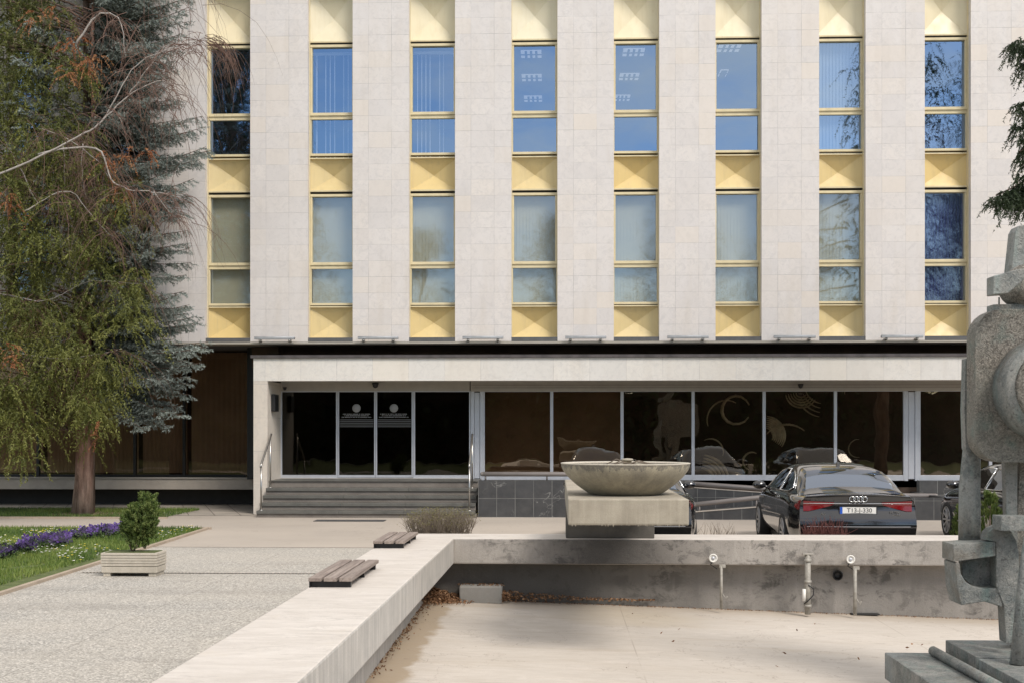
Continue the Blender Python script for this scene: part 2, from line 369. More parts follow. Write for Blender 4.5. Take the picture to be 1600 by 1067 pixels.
# lawns: soil sheets with a stone edging
M['soil'] = simple('lawn_soil', (.085, .12, .030), .95, var=.35, scale=9, c2=(.12, .14, .045), bump=.4, bscale=30)
M['dirt'] = simple('bare_earth', (.26, .19, .12), .95, var=.3, scale=4, bump=.4, bscale=30)
l1, l2 = G(321.5, 826.5), G(0, 928.5)
d12 = (l2 - l1); l3 = l1 + d12 * 1.9
yB = l1.y
poly_sheet('lawn', [[(l1.x, l1.y), (l3.x, l3.y), (-40, l3.y), (-40, yB)]], .022, M['soil'])
gp0 = G(240, 803).y; gpf = G(100, 809.5).y
poly_sheet('tree_bed_soil', [[(UX(262, gpf), gpf), (-40, gpf), (-40, 30.6), (UX(250, 30.3), 30.3)]], .02, M['dirt'])
mk = MB()
mk.bar((l1.x + .03, l1.y, .02), (l3.x + .03, l3.y, .02), .07, .045); mk.bar((l1.x + .1, yB + .045, .02), (-40, yB + .045, .02), .07, .045)
mk.bar((UX(262, gpf), gpf - .04, .02), (-40, gpf - .04, .02), .07, .05)
M['kerb'] = concrete('kerb_stone', (.42, .34, .26), (.20, .16, .12), .6)
tag(mk.build('kerb', M['kerb']), kind='structure')
# grass: blades of the two lawns
def in_lawn(x, y):
    t = (y - l1.y) / (l3.y - l1.y); return x < l1.x + (l3.x - l1.x) * t - .04
def blades(name, pts, h, wd, mat, kind='stuff'):
    n = len(pts); p = np.array(pts); a = rng.uniform(0, 2 * math.pi, n); hh = h * rng.uniform(.4, 1.2, n); le = rng.uniform(0, .6, n) * hh; b = rng.uniform(0, 2 * math.pi, n)
    V = np.zeros((n, 3, 3)); ww = wd * rng.uniform(.6, 1.3, n)
    V[:, 0] = p + np.c_[np.cos(a) * ww, np.sin(a) * ww, 0 * a]; V[:, 1] = p - np.c_[np.cos(a) * ww, np.sin(a) * ww, 0 * a]
    V[:, 2] = p + np.c_[np.cos(b) * le, np.sin(b) * le, hh]
    return tri_obj(name, V, np.clip(rng.uniform(-.1, .75, n) + np.array([.75 * noise.noise(Vector((q[0] * .7, q[1] * .45, 1))) + .3 * noise.noise(Vector((q[0] * 3, q[1] * 2, 5))) for q in pts]) + .15, 0, 1), mat, kind=kind)
def tri_obj(name, V, tint, mat, parent=None, org=(0, 0, 0), kind=None):
    n = len(V); me = bpy.data.meshes.new(name)
    V = np.asarray(V, dtype=np.float32) - np.array(org, dtype=np.float32)
    me.vertices.add(n * 3); me.vertices.foreach_set('co', V.reshape(-1))
    me.loops.add(n * 3); me.loops.foreach_set('vertex_index', np.arange(n * 3, dtype=np.int32))
    me.polygons.add(n); me.polygons.foreach_set('loop_start', np.arange(0, n * 3, 3, dtype=np.int32)); me.polygons.foreach_set('loop_total', np.full(n, 3, dtype=np.int32))
    at = me.attributes.new('tint', 'FLOAT', 'FACE'); at.data.foreach_set('value', np.asarray(tint, dtype=np.float32))
    me.update(calc_edges=True)
    o = link_mesh(name, me, mat, parent, org)
    return tag(o, kind=kind)
M['grass'] = leafmat('grass_blades', [(.05, .095, .018), (.13, .20, .035), (.24, .29, .07)], .6)
pts = []
for i in range(90000):
    y = random.uniform(12.8, yB - .03); x = random.uniform(-14, l1.x)
    if not in_lawn(x, y) or noise.noise(Vector((x * 1.5, y * 1.5, 0))) < -.42: continue
    pts.append((x, y, .02))
for i in range(22000):
    y = random.uniform(gpf + .02, 30.2); x = random.uniform(-15, UX(255, gpf))
    dt = math.hypot(x - UX(135, 28.4), (y - 28.4) * 1.2)
    if dt < 1.3 and random.random() > (dt / 1.3) ** 2: continue
    if x > UX(190, 28.4) and y < 29.2 and random.random() < .5: continue
    pts.append((x, y, .02))
blades('grass', pts, .075, .008, M['grass'])
# daisies and dandelions in the lawn
m = leafmat('daisy_heads', [(.85, .83, .78), (.85, .83, .78), (.80, .62, .06)], .6, 0)
V = []; T = []
for i in range(2600):
    y = random.uniform(13.5, yB - .1); x = random.uniform(-13.5, l1.x)
    if not in_lawn(x, y) or noise.noise(Vector((x * .8, y * .5, 3))) < .02: continue
    r_ = random.uniform(.012, .024); z = random.uniform(.07, .11); t = 1 if random.random() < .3 else 0
    a0 = random.uniform(0, 6)
    for k in range(5):
        a, b = a0 + k * 1.2566, a0 + (k + 1) * 1.2566
        V.append([(x, y, z + .004), (x + r_ * math.cos(a), y + r_ * math.sin(a), z), (x + r_ * math.cos(b), y + r_ * math.sin(b), z)]); T.append(t)
tri_obj('daisies', V, T, m, kind='stuff')
# pansies: petals and leaves of one long bed
M['pansy'] = leafmat('pansy_petals', [(.006, .004, .012), (.018, .006, .05), (.055, .018, .14), (.12, .07, .26)], .6, .05)
M['pleaf'] = leafmat('pansy_leaves', [(.05, .09, .02), (.12, .19, .05)], .6)
pa, pb = G(198, 832), G(-60, 884)
V = []; T = []; V2 = []; T2 = []
for i in range(560):
    t = random.random(); p = pa.lerp(pb, t); wd = .35 + .35 * t
    x, y = p.x + random.uniform(-1, 1) * wd * .6, p.y + random.uniform(-1, 1) * wd * 1.3
    if noise.noise(Vector((x * 1.4, y * 1.4, 8))) < -.02: continue
    z = random.uniform(.12, .21)
    tn = random.choice((.0, .25, .35, .45, .6, .85)); nrm = Vector((random.uniform(-.8, .8), random.uniform(-1.2, .2), random.uniform(.2, 1))).normalized()
    a_ = nrm.orthogonal().normalized(); b_ = nrm.cross(a_); c_ = Vector((x, y, z))
    for k in range(5):
        an = k * 1.2566; d = a_ * math.cos(an) + b_ * math.sin(an); e = a_ * math.cos(an + .9) + b_ * math.sin(an + .9)
        rr = random.uniform(.048, .07)
        V += [[c_, c_ + d * rr, c_ + (d + e) * rr * .72 + nrm * .01], [c_, c_ + (d + e) * rr * .72 + nrm * .01, c_ + e * rr]]; T += [min(1, max(0, tn + random.uniform(-.12, .12)))] * 2
    for k in range(7):
        q = Vector((x, y, 0.02)) + Vector((random.gauss(0, .05), random.gauss(0, .05), random.uniform(.02, .13))); dd = Vector((random.gauss(0, 1), random.gauss(0, 1), .6)).normalized(); s_ = dd.orthogonal().normalized() * .014
        V2.append([q + s_, q - s_, q + dd * .06]); T2.append(random.random())
bed = tri_obj('pansies', [[tuple(a) for a in t] for t in V], T, M['pansy'], kind='stuff')
tag(bed, 'dark purple and violet pansies filling the bed in the lawn', 'flowers')
o = tri_obj('pansy_leaves', [[tuple(a) for a in t] for t in V2], T2, M['pleaf'], parent=bed)
# basin floor, slightly falling to the right
m = NT('basin_floor_stone')
x, y, z = m.xyz()[:3]
c = m.mix(m.ramp(m.noise(.8, 7, .65, None, (.5, 1, 1)), .35, .7), (.57, .52, .46), (.48, .435, .38))
c = m.mix(m.ramp(m.noise(2.2, 6, .7, None, (.22, 1.6, 1)), .52, .75, 0, .55), c, (.46, .385, .29))
c = m.mix(m.ramp(m.noise(1.1, 6, .7, None, (.5, 1, 1), 1), .58, .68, 0, .4), c, (.72, .66, .60))
def blob(cx, cy, rx, ry):
    dx = m.math('DIVIDE', m.math('SUBTRACT', x, cx), rx); dy = m.math('DIVIDE', m.math('SUBTRACT', y, cy), ry)
    d = m.math('ADD', m.math('MULTIPLY', dx, dx), m.math('MULTIPLY', dy, dy)); d = m.math('ADD', d, m.math('MULTIPLY', m.math('SUBTRACT', m.noise(1.8, 5), .5), 1.6))
    return m.ramp(d, .1, 1.2, 1, 0)
c = m.mix(m.math('MULTIPLY', blob(1.0, 16.7, 1.1, .9), .5), c, (.45, .37, .25))
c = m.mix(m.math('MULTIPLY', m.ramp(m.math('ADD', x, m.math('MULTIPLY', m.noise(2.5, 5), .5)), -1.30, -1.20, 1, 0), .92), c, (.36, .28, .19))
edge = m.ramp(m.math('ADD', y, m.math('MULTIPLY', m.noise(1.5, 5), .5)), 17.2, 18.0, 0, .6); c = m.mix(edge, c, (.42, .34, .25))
def ln(co, per, wd, off):
    q = m.math('DIVIDE', m.math('ADD', co, off), per); return m.math('LESS_THAN', m.math('SUBTRACT', q, m.math('FLOOR', q)), wd / per)
c = m.mix(m.math('MULTIPLY', m.math('MAXIMUM', ln(x, 3.6, .015, 2.7), ln(y, 3.1, .02, .4)), m.ramp(m.noise(1.3, 2), .4, .6, 0, .5)), c, (.27, .22, .17))
f1 = m.noise(9, 8, .75, None, (.35, 1.6, 1), .5); c = m.mix(m.ramp(f1, .45, .72, 0, .5), c, (.38, .325, .26)); f2 = m.noise(70, 4, .7); c = m.mix(m.ramp(f2, .45, .75, 0, .4), c, (.40, .35, .29)); c = m.mix(m.ramp(m.noise(18, 3, .6), .70, .76, 0, .6), c, (.25, .20, .15))
ck = m.ramp(m.math('ABSOLUTE', m.math('SUBTRACT', m.noise(.55, 6, .6, dist=.4), .5)), 0, .003, .6, 0); c = m.mix(ck, c, (.24, .19, .15))
m.set(color=c, rough=.75); m.bump(m.math('ADD', m.noise(30, 4, .6), f1), .35, .008); M['bfloor'] = m.m
def fz(X): return -.465 - .033 * max(0, X + 1.5)
mb = MB(); xs = [-2.8, -1.5, 12.6]
mb.add([(X, Y, fz(X)) for Y in (3, 18.6) for X in xs], [(0, 1, 4, 3), (1, 2, 5, 4)])
tag(mb.build('basin_floor', M['bfloor'], recalc=False), kind='structure')

# ================================================================ THE BASIN WALL
org = Vector((0, YF1, 0))
bw = empty('basin_wall', org, 'long low L-shaped stone coping wall around the empty fountain basin, with the bowl on its rear arm', 'wall')
ys = [YN0 + .4 + i * (YF1 - YN0 - .4) / 24 for i in range(25)]
# left arm: top slab and sides as a coping with real thickness
top = MB(); 
top.prism([(oX(YN0), YN0), (iX(YN0), YN0), (iX(YF0) , YF0), (oX(YF1), YF1)], ZC - .365, ZC, 'z')
topl = top.build('coping', M['coping'], bw, org, bevel=.018)
topl.data.materials.append(M['copleft'])
for pg in topl.data.polygons:
    if abs(pg.normal.z) < .5: pg.material_index = 1
mb = MB(); mb.prism([(iX(YF0) + .0, YF0), (XR1, YF0 - .02), (XR1, YF1), (oX(YF1) + .003, YF1)], ZC - .365, ZC - .002, 'z')
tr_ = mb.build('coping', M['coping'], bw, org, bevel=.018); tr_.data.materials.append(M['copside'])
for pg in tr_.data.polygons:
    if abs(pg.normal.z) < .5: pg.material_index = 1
mb = MB(); mb.box(oX(YN0), XR1, YN0 - .8, YN0 - .002, ZC - .365, ZC - .003); mb.build('coping', M['coping'], bw, org, bevel=.018)
mb = MB(); mb.box(XR0, XR1 - .003, YN0, YF0 - .03, ZC - .365, ZC - .003); mb.build('coping', M['coping'], bw, org, bevel=.018)
mb = MB(); lx0, lx1 = G(614, 1020, -.5).x, G(671.6, 932, -.5).x
mb.prism([(oX(YN0) + .06, YN0 + .1), (lx0 + .01, YN0 + .1), (lx1, YF0 + .33), (oX(YF1) + .06, YF0 + .33)], -.7, ZC - .367, 'z')
mb.build('lower_wall', M['copleft'], bw, org)
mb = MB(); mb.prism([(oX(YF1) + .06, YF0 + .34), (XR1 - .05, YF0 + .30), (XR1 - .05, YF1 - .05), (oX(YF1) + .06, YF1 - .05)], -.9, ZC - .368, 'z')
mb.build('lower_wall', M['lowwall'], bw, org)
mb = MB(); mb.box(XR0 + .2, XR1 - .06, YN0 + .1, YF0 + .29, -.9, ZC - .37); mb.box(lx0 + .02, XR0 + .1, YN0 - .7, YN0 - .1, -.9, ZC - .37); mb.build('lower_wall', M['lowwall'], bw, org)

# ================================================================ THE OFFICE BUILDING
YF, YP = 29.3, 29.62            # pillar fronts, panel plane
Lpx = [391, 551, 711, 871, 1030, 1190, 1352.5, 1517]
Rpx = [481, 639, 799, 959, 1118, 1280, 1445]
XL = [UX(u, YF) for u in Lpx]; XRr = [UX(u, YF) for u in Rpx]
per = 2.466
XRr.append(XL[-1] + 1.36)
for k in range(2): XL.append(XL[-1] + per); XRr.append(XRr[-1] + per)
x322 = UX(321, YF)
XL = [x322 - 1.36 - 2 * per, x322 - 1.36 - per, x322 - 1.36] + XL; XRr = [x322 - 2 * per, x322 - per, x322] + XRr
BX0, BX1 = XL[0], XRr[-1]
bo = Vector((UX(391, YF), YF, 0))
bd = empty('office_building', bo, 'white marble office building with vertical pillars, yellow panels and a long glazed ground floor', 'building')
Z = lambda v: UZ(v, YF); ZPn = lambda v: UZ(v, YP)
ztop = 12.9
for i in range(len(XL)):
    mb = MB(); w_ = XRr[i] - XL[i]
    mb.box(0, w_, 0, .66, 0, ztop - Z(533))
    o = mb.build('marble_pillar', M['marble'], bd); o.location = Vector((XL[i], YF, Z(533))) - bo
zs0 = [ZPn(529), ZPn(298), ZPn(64)]                                     # spandrel bottoms
zs1 = [ZPn(478), ZPn(245), ZPn(-19)]                                     # spandrel tops
FP = 3.655
blindm = {k: simple('blind_' + k, c, .8, var=.04, scale=3) for k, c in dict(grey=(.46, .44, .36), blue=(.028, .045, .20), purple=(.075, .06, .15), pale=(.66, .74, .80), white=(.80, .80, .78)).items()}
M['gl_up'] = glass('glass_upper', (.34, .46, .62), .58, (.85, .9, .95), wav=.003, wsc=1.2, rough=.02)
M['gl_low'] = glass('glass_lower', (.58, .68, .80), .24, (.88, .90, .86), wav=.004, wsc=1.0, rough=.03)
M['gl_shop'] = glass('glass_tinted', (.60, .52, .42), .22, (.62, .54, .44), wav=.0035, wsc=1.6)
M['gl_door'] = glass('glass_door', (.35, .32, .28), .12, (.20, .18, .15), wav=.003, wsc=1.5)
M['gl_wing'] = glass('glass_wing', (.50, .42, .34), .12, (.70, .62, .52), wav=.004, wsc=1.0)
def spandrel(x0, x1, z0, z1, mat):
    mb = MB(); y0 = YP - .02; cx, cz = (x0 + x1) / 2, (z0 + z1) / 2; e = .03
    a = [(x0, y0, z0 + e), (x1, y0, z0 + e), (x1, y0, z1 - e), (x0, y0, z1 - e), (cx, y0 + .19, cz)]
    mb.add(a, [(0, 1, 4), (1, 2, 4), (2, 3, 4), (3, 0, 4)])
    o = mb.build('spandrel_panel', mat, bd, bo, recalc=False)
    for a_, b_ in ((z0 - .005, z0 + e), (z1 - e, z1)):
        lip = MB(); lip.box(x0, x1, y0 - .05, y0 + .12, a_, b_); lip.build('panel_lip', M['yframe'], o, bo)
    g = MB(); g.box(x0, x1, y0 - .02, y0 + .12, z0 - .026, z0 - .006); g.build('joint_seal', M['darkgap'] if z0 > 4.5 else M['yframe'], o, bo)
slat_px = {1: [495, 509, 516, 523, 537, 544], 2: [652.5, 659, 665.5, 672, 687, 693]}
lamp_rows = []
for i in range(len(XL) - 1):
    x0, x1 = XRr[i], XL[i + 1]; ci = i - 2                                # ci 0 is the leftmost column seen in full
    for r in range(3):
        spandrel(x0, x1, zs0[r], zs1[r], M['cream'] if r == 2 else M['yellow'])
        if r == 2: continue
        dz = r * FP
        zb0, zb1 = ZPn(473) + dz, ZPn(419) + dz; zu0, zu1 = ZPn(409) + dz, ZPn(306) + dz
        fr = MB()
        fr.box(x0, x1, YP - .07, YP + .08, zb0 - .055, zb0)                  # sill
        fr.box(x0, x1, YP - .04, YP + .08, zb1, zb1 + .085); fr.box(x0, x1, YP - .07, YP + .07, zb1 + .088, zu0)   # transom
        fr.box(x0, x1, YP - .07, YP + .08, zu1, zu1 + .06)
        fr.box(x0, x0 + .055, YP - .06, YP + .07, zu0 + .001, zu1 - .001); fr.box(x1 - .055, x1, YP - .06, YP + .07, zu0 + .001, zu1 - .001)
        fr.box(x0, x0 + .03, YP - .03, YP + .07, zb0 + .001, zb1 - .001); fr.box(x1 - .03, x1, YP - .03, YP + .07, zb0 + .001, zb1 - .001)
        wn_ = fr.build('window', M['yframe'], bd, bo)
        pn = MB()
        for za, zb in ((zb0, zb1), (zu0, zu1)): pn.add([(x0 + .02, YP + .01, za), (x1 - .02, YP + .01, za), (x1 - .02, YP + .01, zb), (x0 + .02, YP + .01, zb)], [(0, 1, 2, 3)])
        pn.build('pane', M['gl_low'] if r == 0 else M['gl_up'], wn_, bo, recalc=False)
        kind = None
        if r == 0: kind = 'blue' if ci == 7 else 'grey'
        elif r == 1: kind = {1: 'slats', 2: 'slats', 6: 'pale', 7: 'purple'}.get(ci)
        else: kind = 'grey' if ci % 2 else None
        bl = MB()
        if kind == 'slats':
            for u in slat_px[ci]:
                x = UX(u, YP + .2); ww = .02 if u == 495 else .011
                bl.box(x - ww, x + ww, YP + .2, YP + .205, zb0 - .1, zu1 + .02 - .15)
            bl.build('blind', blindm['white'], wn_, bo)
            b2 = MB(); b2.box(x0 - .1, x1 + .1, YP + .19, YP + .23, zu1 - .12, zu1 - .05); b2.build('blind_rail', blindm['white'], wn_, bo)
        elif kind:
            n = 13; dx = (x1 - x0 - .06) / n
            for k in range(n):
                a = x0 + .03 + k * dx; tw = .012 if kind == 'grey' else .03
                bl.add([(a, YP + .14, zb0 - .05), (a + dx * 1.05, YP + .14 + tw, zb0 - .05), (a + dx * 1.05, YP + .14 + tw, zu1 + .06), (a, YP + .14, zu1 + .06)], [(0, 1, 2, 3)])
            if kind == 'purple': bl.v = [(a, b, min(c, zb1 + .1)) for a, b, c in bl.v]
            bl.build('blind', blindm[kind], wn_, bo, recalc=False)
# jamb linings: thin yellow returns on the pillar sides
for i in range(len(XL) - 1):
    mb = MB()
    for x, s in ((XRr[i], 1), (XL[i + 1], -1)):
        mb.box(min(x, x + s * .012), max(x, x + s * .012), YP - .16, YP - .075, Z(530), ztop - .1)
    mb.build('jamb_lining', M['yframe'], bd, bo)
# floors, ceilings, inner walls, roof
mb = MB()
for r in range(3):
    z = Z(533) + r * FP
    mb.box(BX0 + .1, BX1 - .1, YP + .34 if r else YF + .02, 44, z - (.04 if r else -.004), z + .10)
mb.build('ceiling_slab', M['ceiling'], bd, bo)
mb = MB(); mb.box(BX0 + .2, BX1 - .2, 38, 38.2, .1, ztop - .3); mb.box(BX0 - .25, BX0 - .003, YF, 44, 4.15, ztop - .01); mb.box(BX1 + .003, BX1 + .25, YF, 44, 4.15, ztop - .01)
mb.build('inner_wall', M['interior'], bd, bo)
mb = MB(); mb.box(BX0 - .3, BX1 + .3, YF - .05, 44.2, ztop, ztop + .5); mb.build('roof', M['marble_porch'], bd, bo)
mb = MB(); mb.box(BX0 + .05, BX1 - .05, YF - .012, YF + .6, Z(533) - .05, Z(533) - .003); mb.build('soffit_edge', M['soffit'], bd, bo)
# ceiling lamps glimpsed in the upper offices
em = NT('office_lamp'); em.set(color=(.9, .9, .9), ec=(1, .97, .92), es=.30)
def lamp(u, v, wpx):
    zc = Z(533) + 2 * FP - .042; Yl = (zc - EYE) * F / (HV - v) ; x = UX(u, Yl); w_ = wpx / F * Yl / 2
    mb = MB(); mb.box(x - w_, x + w_, Yl - .28, Yl + .28, zc - .03, zc)
    o_ = mb.build('office_lamp', em.m, bd, bo); mb = MB()
    mb.box(x - w_, x + w_, Yl - .05, Yl + .05, zc - .036, zc - .031)
    for k in (1, 2, 3): q_ = x - w_ + k * w_ / 2; mb.box(q_ - .03, q_ + .03, Yl - .285, Yl + .285, zc - .034, zc - .0312)
    tag(mb.build('louvre', M['ceiling'], o_, bo), kind='stuff')
for u, v, w_ in ((830, 84, 32), (831, 121, 31), (833, 154, 28), (990, 83, 33), (983, 121, 30), (972, 154, 24), (1139, 78, 34), (1130, 117, 12)): lamp(u, v, w_)

# dark recess above the porch and its glazing
mb = MB(); mb.box(UX(395, 31), BX1, 30.9, 31.0, 3.6, 4.13); mb.build('clerestory', M['interior'], bd, bo)
# ---- the porch frame
YPo = 28.8
zpt, zps = UZ(558.5, YPo), UZ(594, YPo)
PX0, PX1, PXe = UX(396, YPo), UX(418, YPo), 14.3
mb = MB(); mb.box(0, PXe - PX0, 0, .35, 0, zpt - zps)
o = mb.build('porch_fascia', M['marble_porch'], bd); o.location = Vector((PX0, YPo, zps)) - bo
mb = MB(); mb.box(PX0, PX1, YPo + .002, 30.35, 0, zps - .002); o = mb.build('porch_side_wall', M['marble_side'], bd, bo)
mb = MB(); mb.box(PX0 - .06, PXe, YPo - .05, 31.0, zpt + .003, zpt + .075); mb.build('porch_roof_edge', simple('roof_flashing', (.07, .06, .06), .6, var=.4, scale=4), bd, bo)
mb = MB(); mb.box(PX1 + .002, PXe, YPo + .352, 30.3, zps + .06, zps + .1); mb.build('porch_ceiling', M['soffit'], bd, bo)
mb = MB()
for u in (433, 483, 543, 612, 748, 832, 915, 1003, 1090, 1180, 1262, 1350):
    x = UX(u + 6, 29.4); mb.lathe([(.001, 0), (.085, 0), (.085, -.012), (.06, -.014), (.001, -.014)], (x, 29.45, zps + .058), 16)
mb.build('recessed_lamp_ring', M['pipe'], bd, bo)
YD = 30.2
zdt, zdb, zfl = UZ(611, YD), UZ(742, YD), .8
def al(name, u0, u1, v0, v1, y0=0, y1=.1, m='alu', par=None):
    mb = MB(); mb.box(UX(u0, YD + y0), UX(u1, YD + y0), YD + y0, YD + y1, UZ(v1, YD + y0), UZ(v0, YD + y0)); return mb.build(name, M[m], par or bd, bo, bevel=.004)
def pane(name, u0, u1, v0, v1, mat, par, yy=.05):
    mb = MB(); mb.add([(UX(u0, YD + yy), YD + yy, UZ(v1, YD)), (UX(u1, YD + yy), YD + yy, UZ(v1, YD)), (UX(u1, YD + yy), YD + yy, UZ(v0, YD)), (UX(u0, YD + yy), YD + yy, UZ(v0, YD))], [(0, 1, 2, 3)])
    return mb.build(name, M[mat], par, bo, recalc=False)
mb = MB(); mb.box(PX1, UX(734, YD), YD + .01, YD + .12, zdt, zps + .059); hdr = mb.build('header_panel', M['alu_warm'], bd, bo)
mb = MB(); mb.box(UX(735.5, YD), PXe, YD - .02, YD + .12, zdt, zps + .059); mb.build('header_panel', M['alu_warm'], bd, bo)
mb = MB()
for v in (601, 605): mb.box(UX(737, YD), PXe, YD - .03, YD - .02, UZ(v + .5, YD), UZ(v, YD))
mb.build('header_groove', M['pipe'], bd, bo)
# left fixed screen, doors, right fixed screen
def screen(name, u0, u1, lw=3.2, rw=3.2, mat='gl_door', foot=742, vb=749.5):
    f = MB(); g = lambda u: UX(u, YD)
    f.box(g(u0), g(u0 + lw), YD, YD + .09, UZ(vb, YD), UZ(610, YD)); f.box(g(u1 - rw), g(u1), YD, YD + .09, UZ(vb, YD), UZ(610, YD))
    f.box(g(u0 + lw), g(u1 - rw), YD + .004, YD + .086, UZ(vb, YD), UZ(foot, YD)); f.box(g(u0 + lw), g(u1 - rw), YD + .004, YD + .086, UZ(611.5, YD), UZ(610, YD))
    o = f.build(name, M['alu'], bd, bo, bevel=.004); pane('pane', u0 + lw, u1 - rw, 611.5, foot, mat, o); return o
screen('glass_screen', 437.5, 527.5, 3, 2.6); 
doors = [screen('glass_door', 528, 586.5, 1.6, 2, vb=746), screen('glass_door', 587, 645, 2, 2, vb=746)]
screen('glass_screen', 645.5, 735, 3, 2)
mb = MB(); mb.box(UX(437.5, YD), UX(735, YD), YD - .03, YD + .1, zfl - .001, UZ(746.6, YD)); mb.build('door_threshold', M['alu_warm'], bd, bo)
frost = simple('frosted_film', (.30, .30, .29), .7, var=.03)
frost2 = simple('frosted_stripe', (.13, .13, .125), .7, var=.03)
for d, cx in zip(doors, (557, 615.5)):
    yy = YD + .045
    mb = MB(); mb.lathe([(.001, 0), (.105, 0), (.105, .003), (.001, .003)], (UX(cx, yy), yy - .004, UZ(637, yy)), 32, 'y'); mb.build('round_emblem', frost, d, bo)
    mb = MB(); h = UX(cx, yy)
    for k in range(5):
        v = 654.5 + k * 2.7; mb.box(h - .43, h + .43, yy - .004, yy - .001, UZ(v + 1.2, yy), UZ(v, yy))
    mb.build('film_stripes', frost2, d, bo)
    mb = MB()
    for row, (v, hw) in enumerate(((645.5, .34), (648, .30), (650.4, .37))):
        x = h - hw
        while x < h + hw:
            l_ = random.uniform(.012, .03); mb.box(x, min(x + l_, h + hw), yy - .004, yy - .001, UZ(v + 1.3, yy), UZ(v + .1, yy)); x += l_ + random.choice((.008, .008, .022))
    mb.build('film_lettering', frost, d, bo)
# piers and shop windows
def pier(u0, u1, u2, u3):
    al('aluminium_pier', u0, u1, 611, 750, 0, .12); al('aluminium_pier', u1 + .4, u2 - .4, 612.5, 747, .025, .1, 'alu'); al('aluminium_pier', u2, u3, 611, 750, 0, .12)
pier(735.5, 741, 750, 755); pier(1414, 1419, 1430, 1436)
win = [(755, 862), (862, 972), (972, 1083), (1083, 1194), (1194, 1305.5), (1305.5, 1414), (1436, 1548), (1548, 1660)]
M['curtain'] = simple('brown_curtain', (.21, .14, .09), .9, var=.15, scale=2)
M['curtain_wing'] = simple('wing_curtain', (.33, .25, .195), .9, var=.10, scale=2)
for k, (u0, u1) in enumerate(win):
    screen('shop_window', u0, u1, 0 if False else 2.4, 2.4, 'gl_shop', 741, 749.5)
    if k in (0, 1): mb = MB(); mb.box(UX(u0, 30.7), UX(u1, 30.7), 30.75, 30.8, .5, 3.2); mb.build('curtain', M['curtain'], bd, bo)
mb = MB(); mb.box(PX1, PXe, 30.35, 38, .6, .78); mb.build('ground_floor_slab', M['interior'], bd, bo)
mb = MB(); mb.box(UX(735, 30.5), PXe, 30.35, 30.5, 0, .77); mb.box(PX1 + .01, PXe, 36, 36.1, .8, 4.1); mb.box(PX1 - .4, PX1 - .1, 30.36, 38, 0, 4.1); mb.build('inner_wall', M['interior'], bd, bo)
# pale curves added behind the panes, standing in for reflections in the glass
M['reflection'] = simple('pale_reflection', (.66, .62, .50), .45, metal=.3, var=.3)
mb = MB()
def arc(u, v, r_, a0, a1, w_=.02, sx=1, yy=31.3):
    c_ = U(u, v, yy); s_ = yy / F; mb.tube([c_ + Vector((sx * r_ * s_ * math.cos(R(a)), .04 * math.sin(R(a * 2)), r_ * s_ * math.sin(R(a)))) for a in np.linspace(a0, a1, 14)], [1.5 * w_ * (.4 + .6 * math.sin(math.pi * k / 13)) for k in range(14)], 6)
for k in range(7): arc(1196, 680, 12 + k * 3.0, -35, 85, .022)
for k in range(5): arc(1092, 752, 22 + k * 5, 5, 80, .03, 1.1)
for k in range(5): arc(1252, 612, 8 + k * 4, 190, 330, .018)
for k in range(4): arc(1288, 600 + k * 3, 30 + k * 4, 200, 260, .014)
arc(1150, 640, 22, 20, 330, .03); arc(1135, 655, 30, 60, 200, .016); arc(1230, 705, 42, 50, 140, .02); arc(1175, 720, 14, 60, 250, .02); arc(1110, 705, 20, -20, 120, .014); arc(1340, 700, 14, 80, 280, .012); arc(1330, 612, 10, 100, 200, .012)
tag(mb.build('reflection_curves', M['reflection'], bd, bo), kind='stuff')
mb = MB(); mb.box(-40, 60, -14, 2.6, .004, .010); pk = mb.build('park_lawn', M['soil']); tag(pk, kind='structure')

# ---- left wing glazing
YW = 32.2
zw0, zw1 = UZ(747, 31.8, 250), UZ(764, 31.8, 250)
mb = MB(); mb.box(-24, PX0 - .003, 31.8, 33.4, zw1, zw0); mb.build('wing_floor_band', M['concrete_w'], bd, bo, bevel=.01)
mb = MB(); mb.box(-24, PX0 - .003, 31.76, 31.9, zw0 + .002, zw0 + .03); mb.build('wing_sill', M['alu_warm'], bd, bo)
mb = MB(); mb.box(-24, PX0 - .004, 32.7, 32.9, 0, zw1); mb.build('wing_plinth', simple('dark_plinth', (.05, .045, .04), .8), bd, bo)
edges = [-220, -60, 60, 133, 211, 288, 386]
for a, b in zip(edges[:-1], edges[1:]):
    mb = MB(); xa, xb = UX(a, YW), UX(b, YW)
    mb.box(xa - .035, xa + .035, YW - .05, YW + .08, zw0 + .03, 4.13); mb.box(xa + .035, xb - .035, YW - .02, YW + .06, zw0 + .03, zw0 + .09)
    o = mb.build('wing_window', M['black'], bd, bo)
    mb = MB(); mb.add([(xa, YW, zw0 + .05), (xb, YW, zw0 + .05), (xb, YW, 4.12), (xa, YW, 4.12)], [(0, 1, 2, 3)]); mb.build('pane', M['gl_wing'], o, bo, recalc=False)
    mb = MB(); n = 22
    for k in range(n):
        s0, s1 = xa + .06 + (xb - xa - .12) * k / n, xa + .06 + (xb - xa - .12) * (k + 1) / n; y0 = YW + .45 + .012 * (k % 2); y1 = YW + .45 + .012 * ((k + 1) % 2)
        mb.add([(s0, y0, zw0 + .12), (s1, y1, zw0 + .12), (s1, y1, 4.1), (s0, y0, 4.1)], [(0, 1, 2, 3)], True)
    mb.build('curtain', M['curtain_wing'], o, bo, recalc=False)
mb = MB(); mb.box(UX(386, 31.3), UX(396.5, 31.3), 31.3, 32.5, zw0, 4.13); mb.build('dark_pier', M['black'], bd, bo)
mb = MB(); mb.box(-24, PX0, 34, 34.1, .2, 4.1); mb.build('inner_wall', M['interior'], bd, bo)

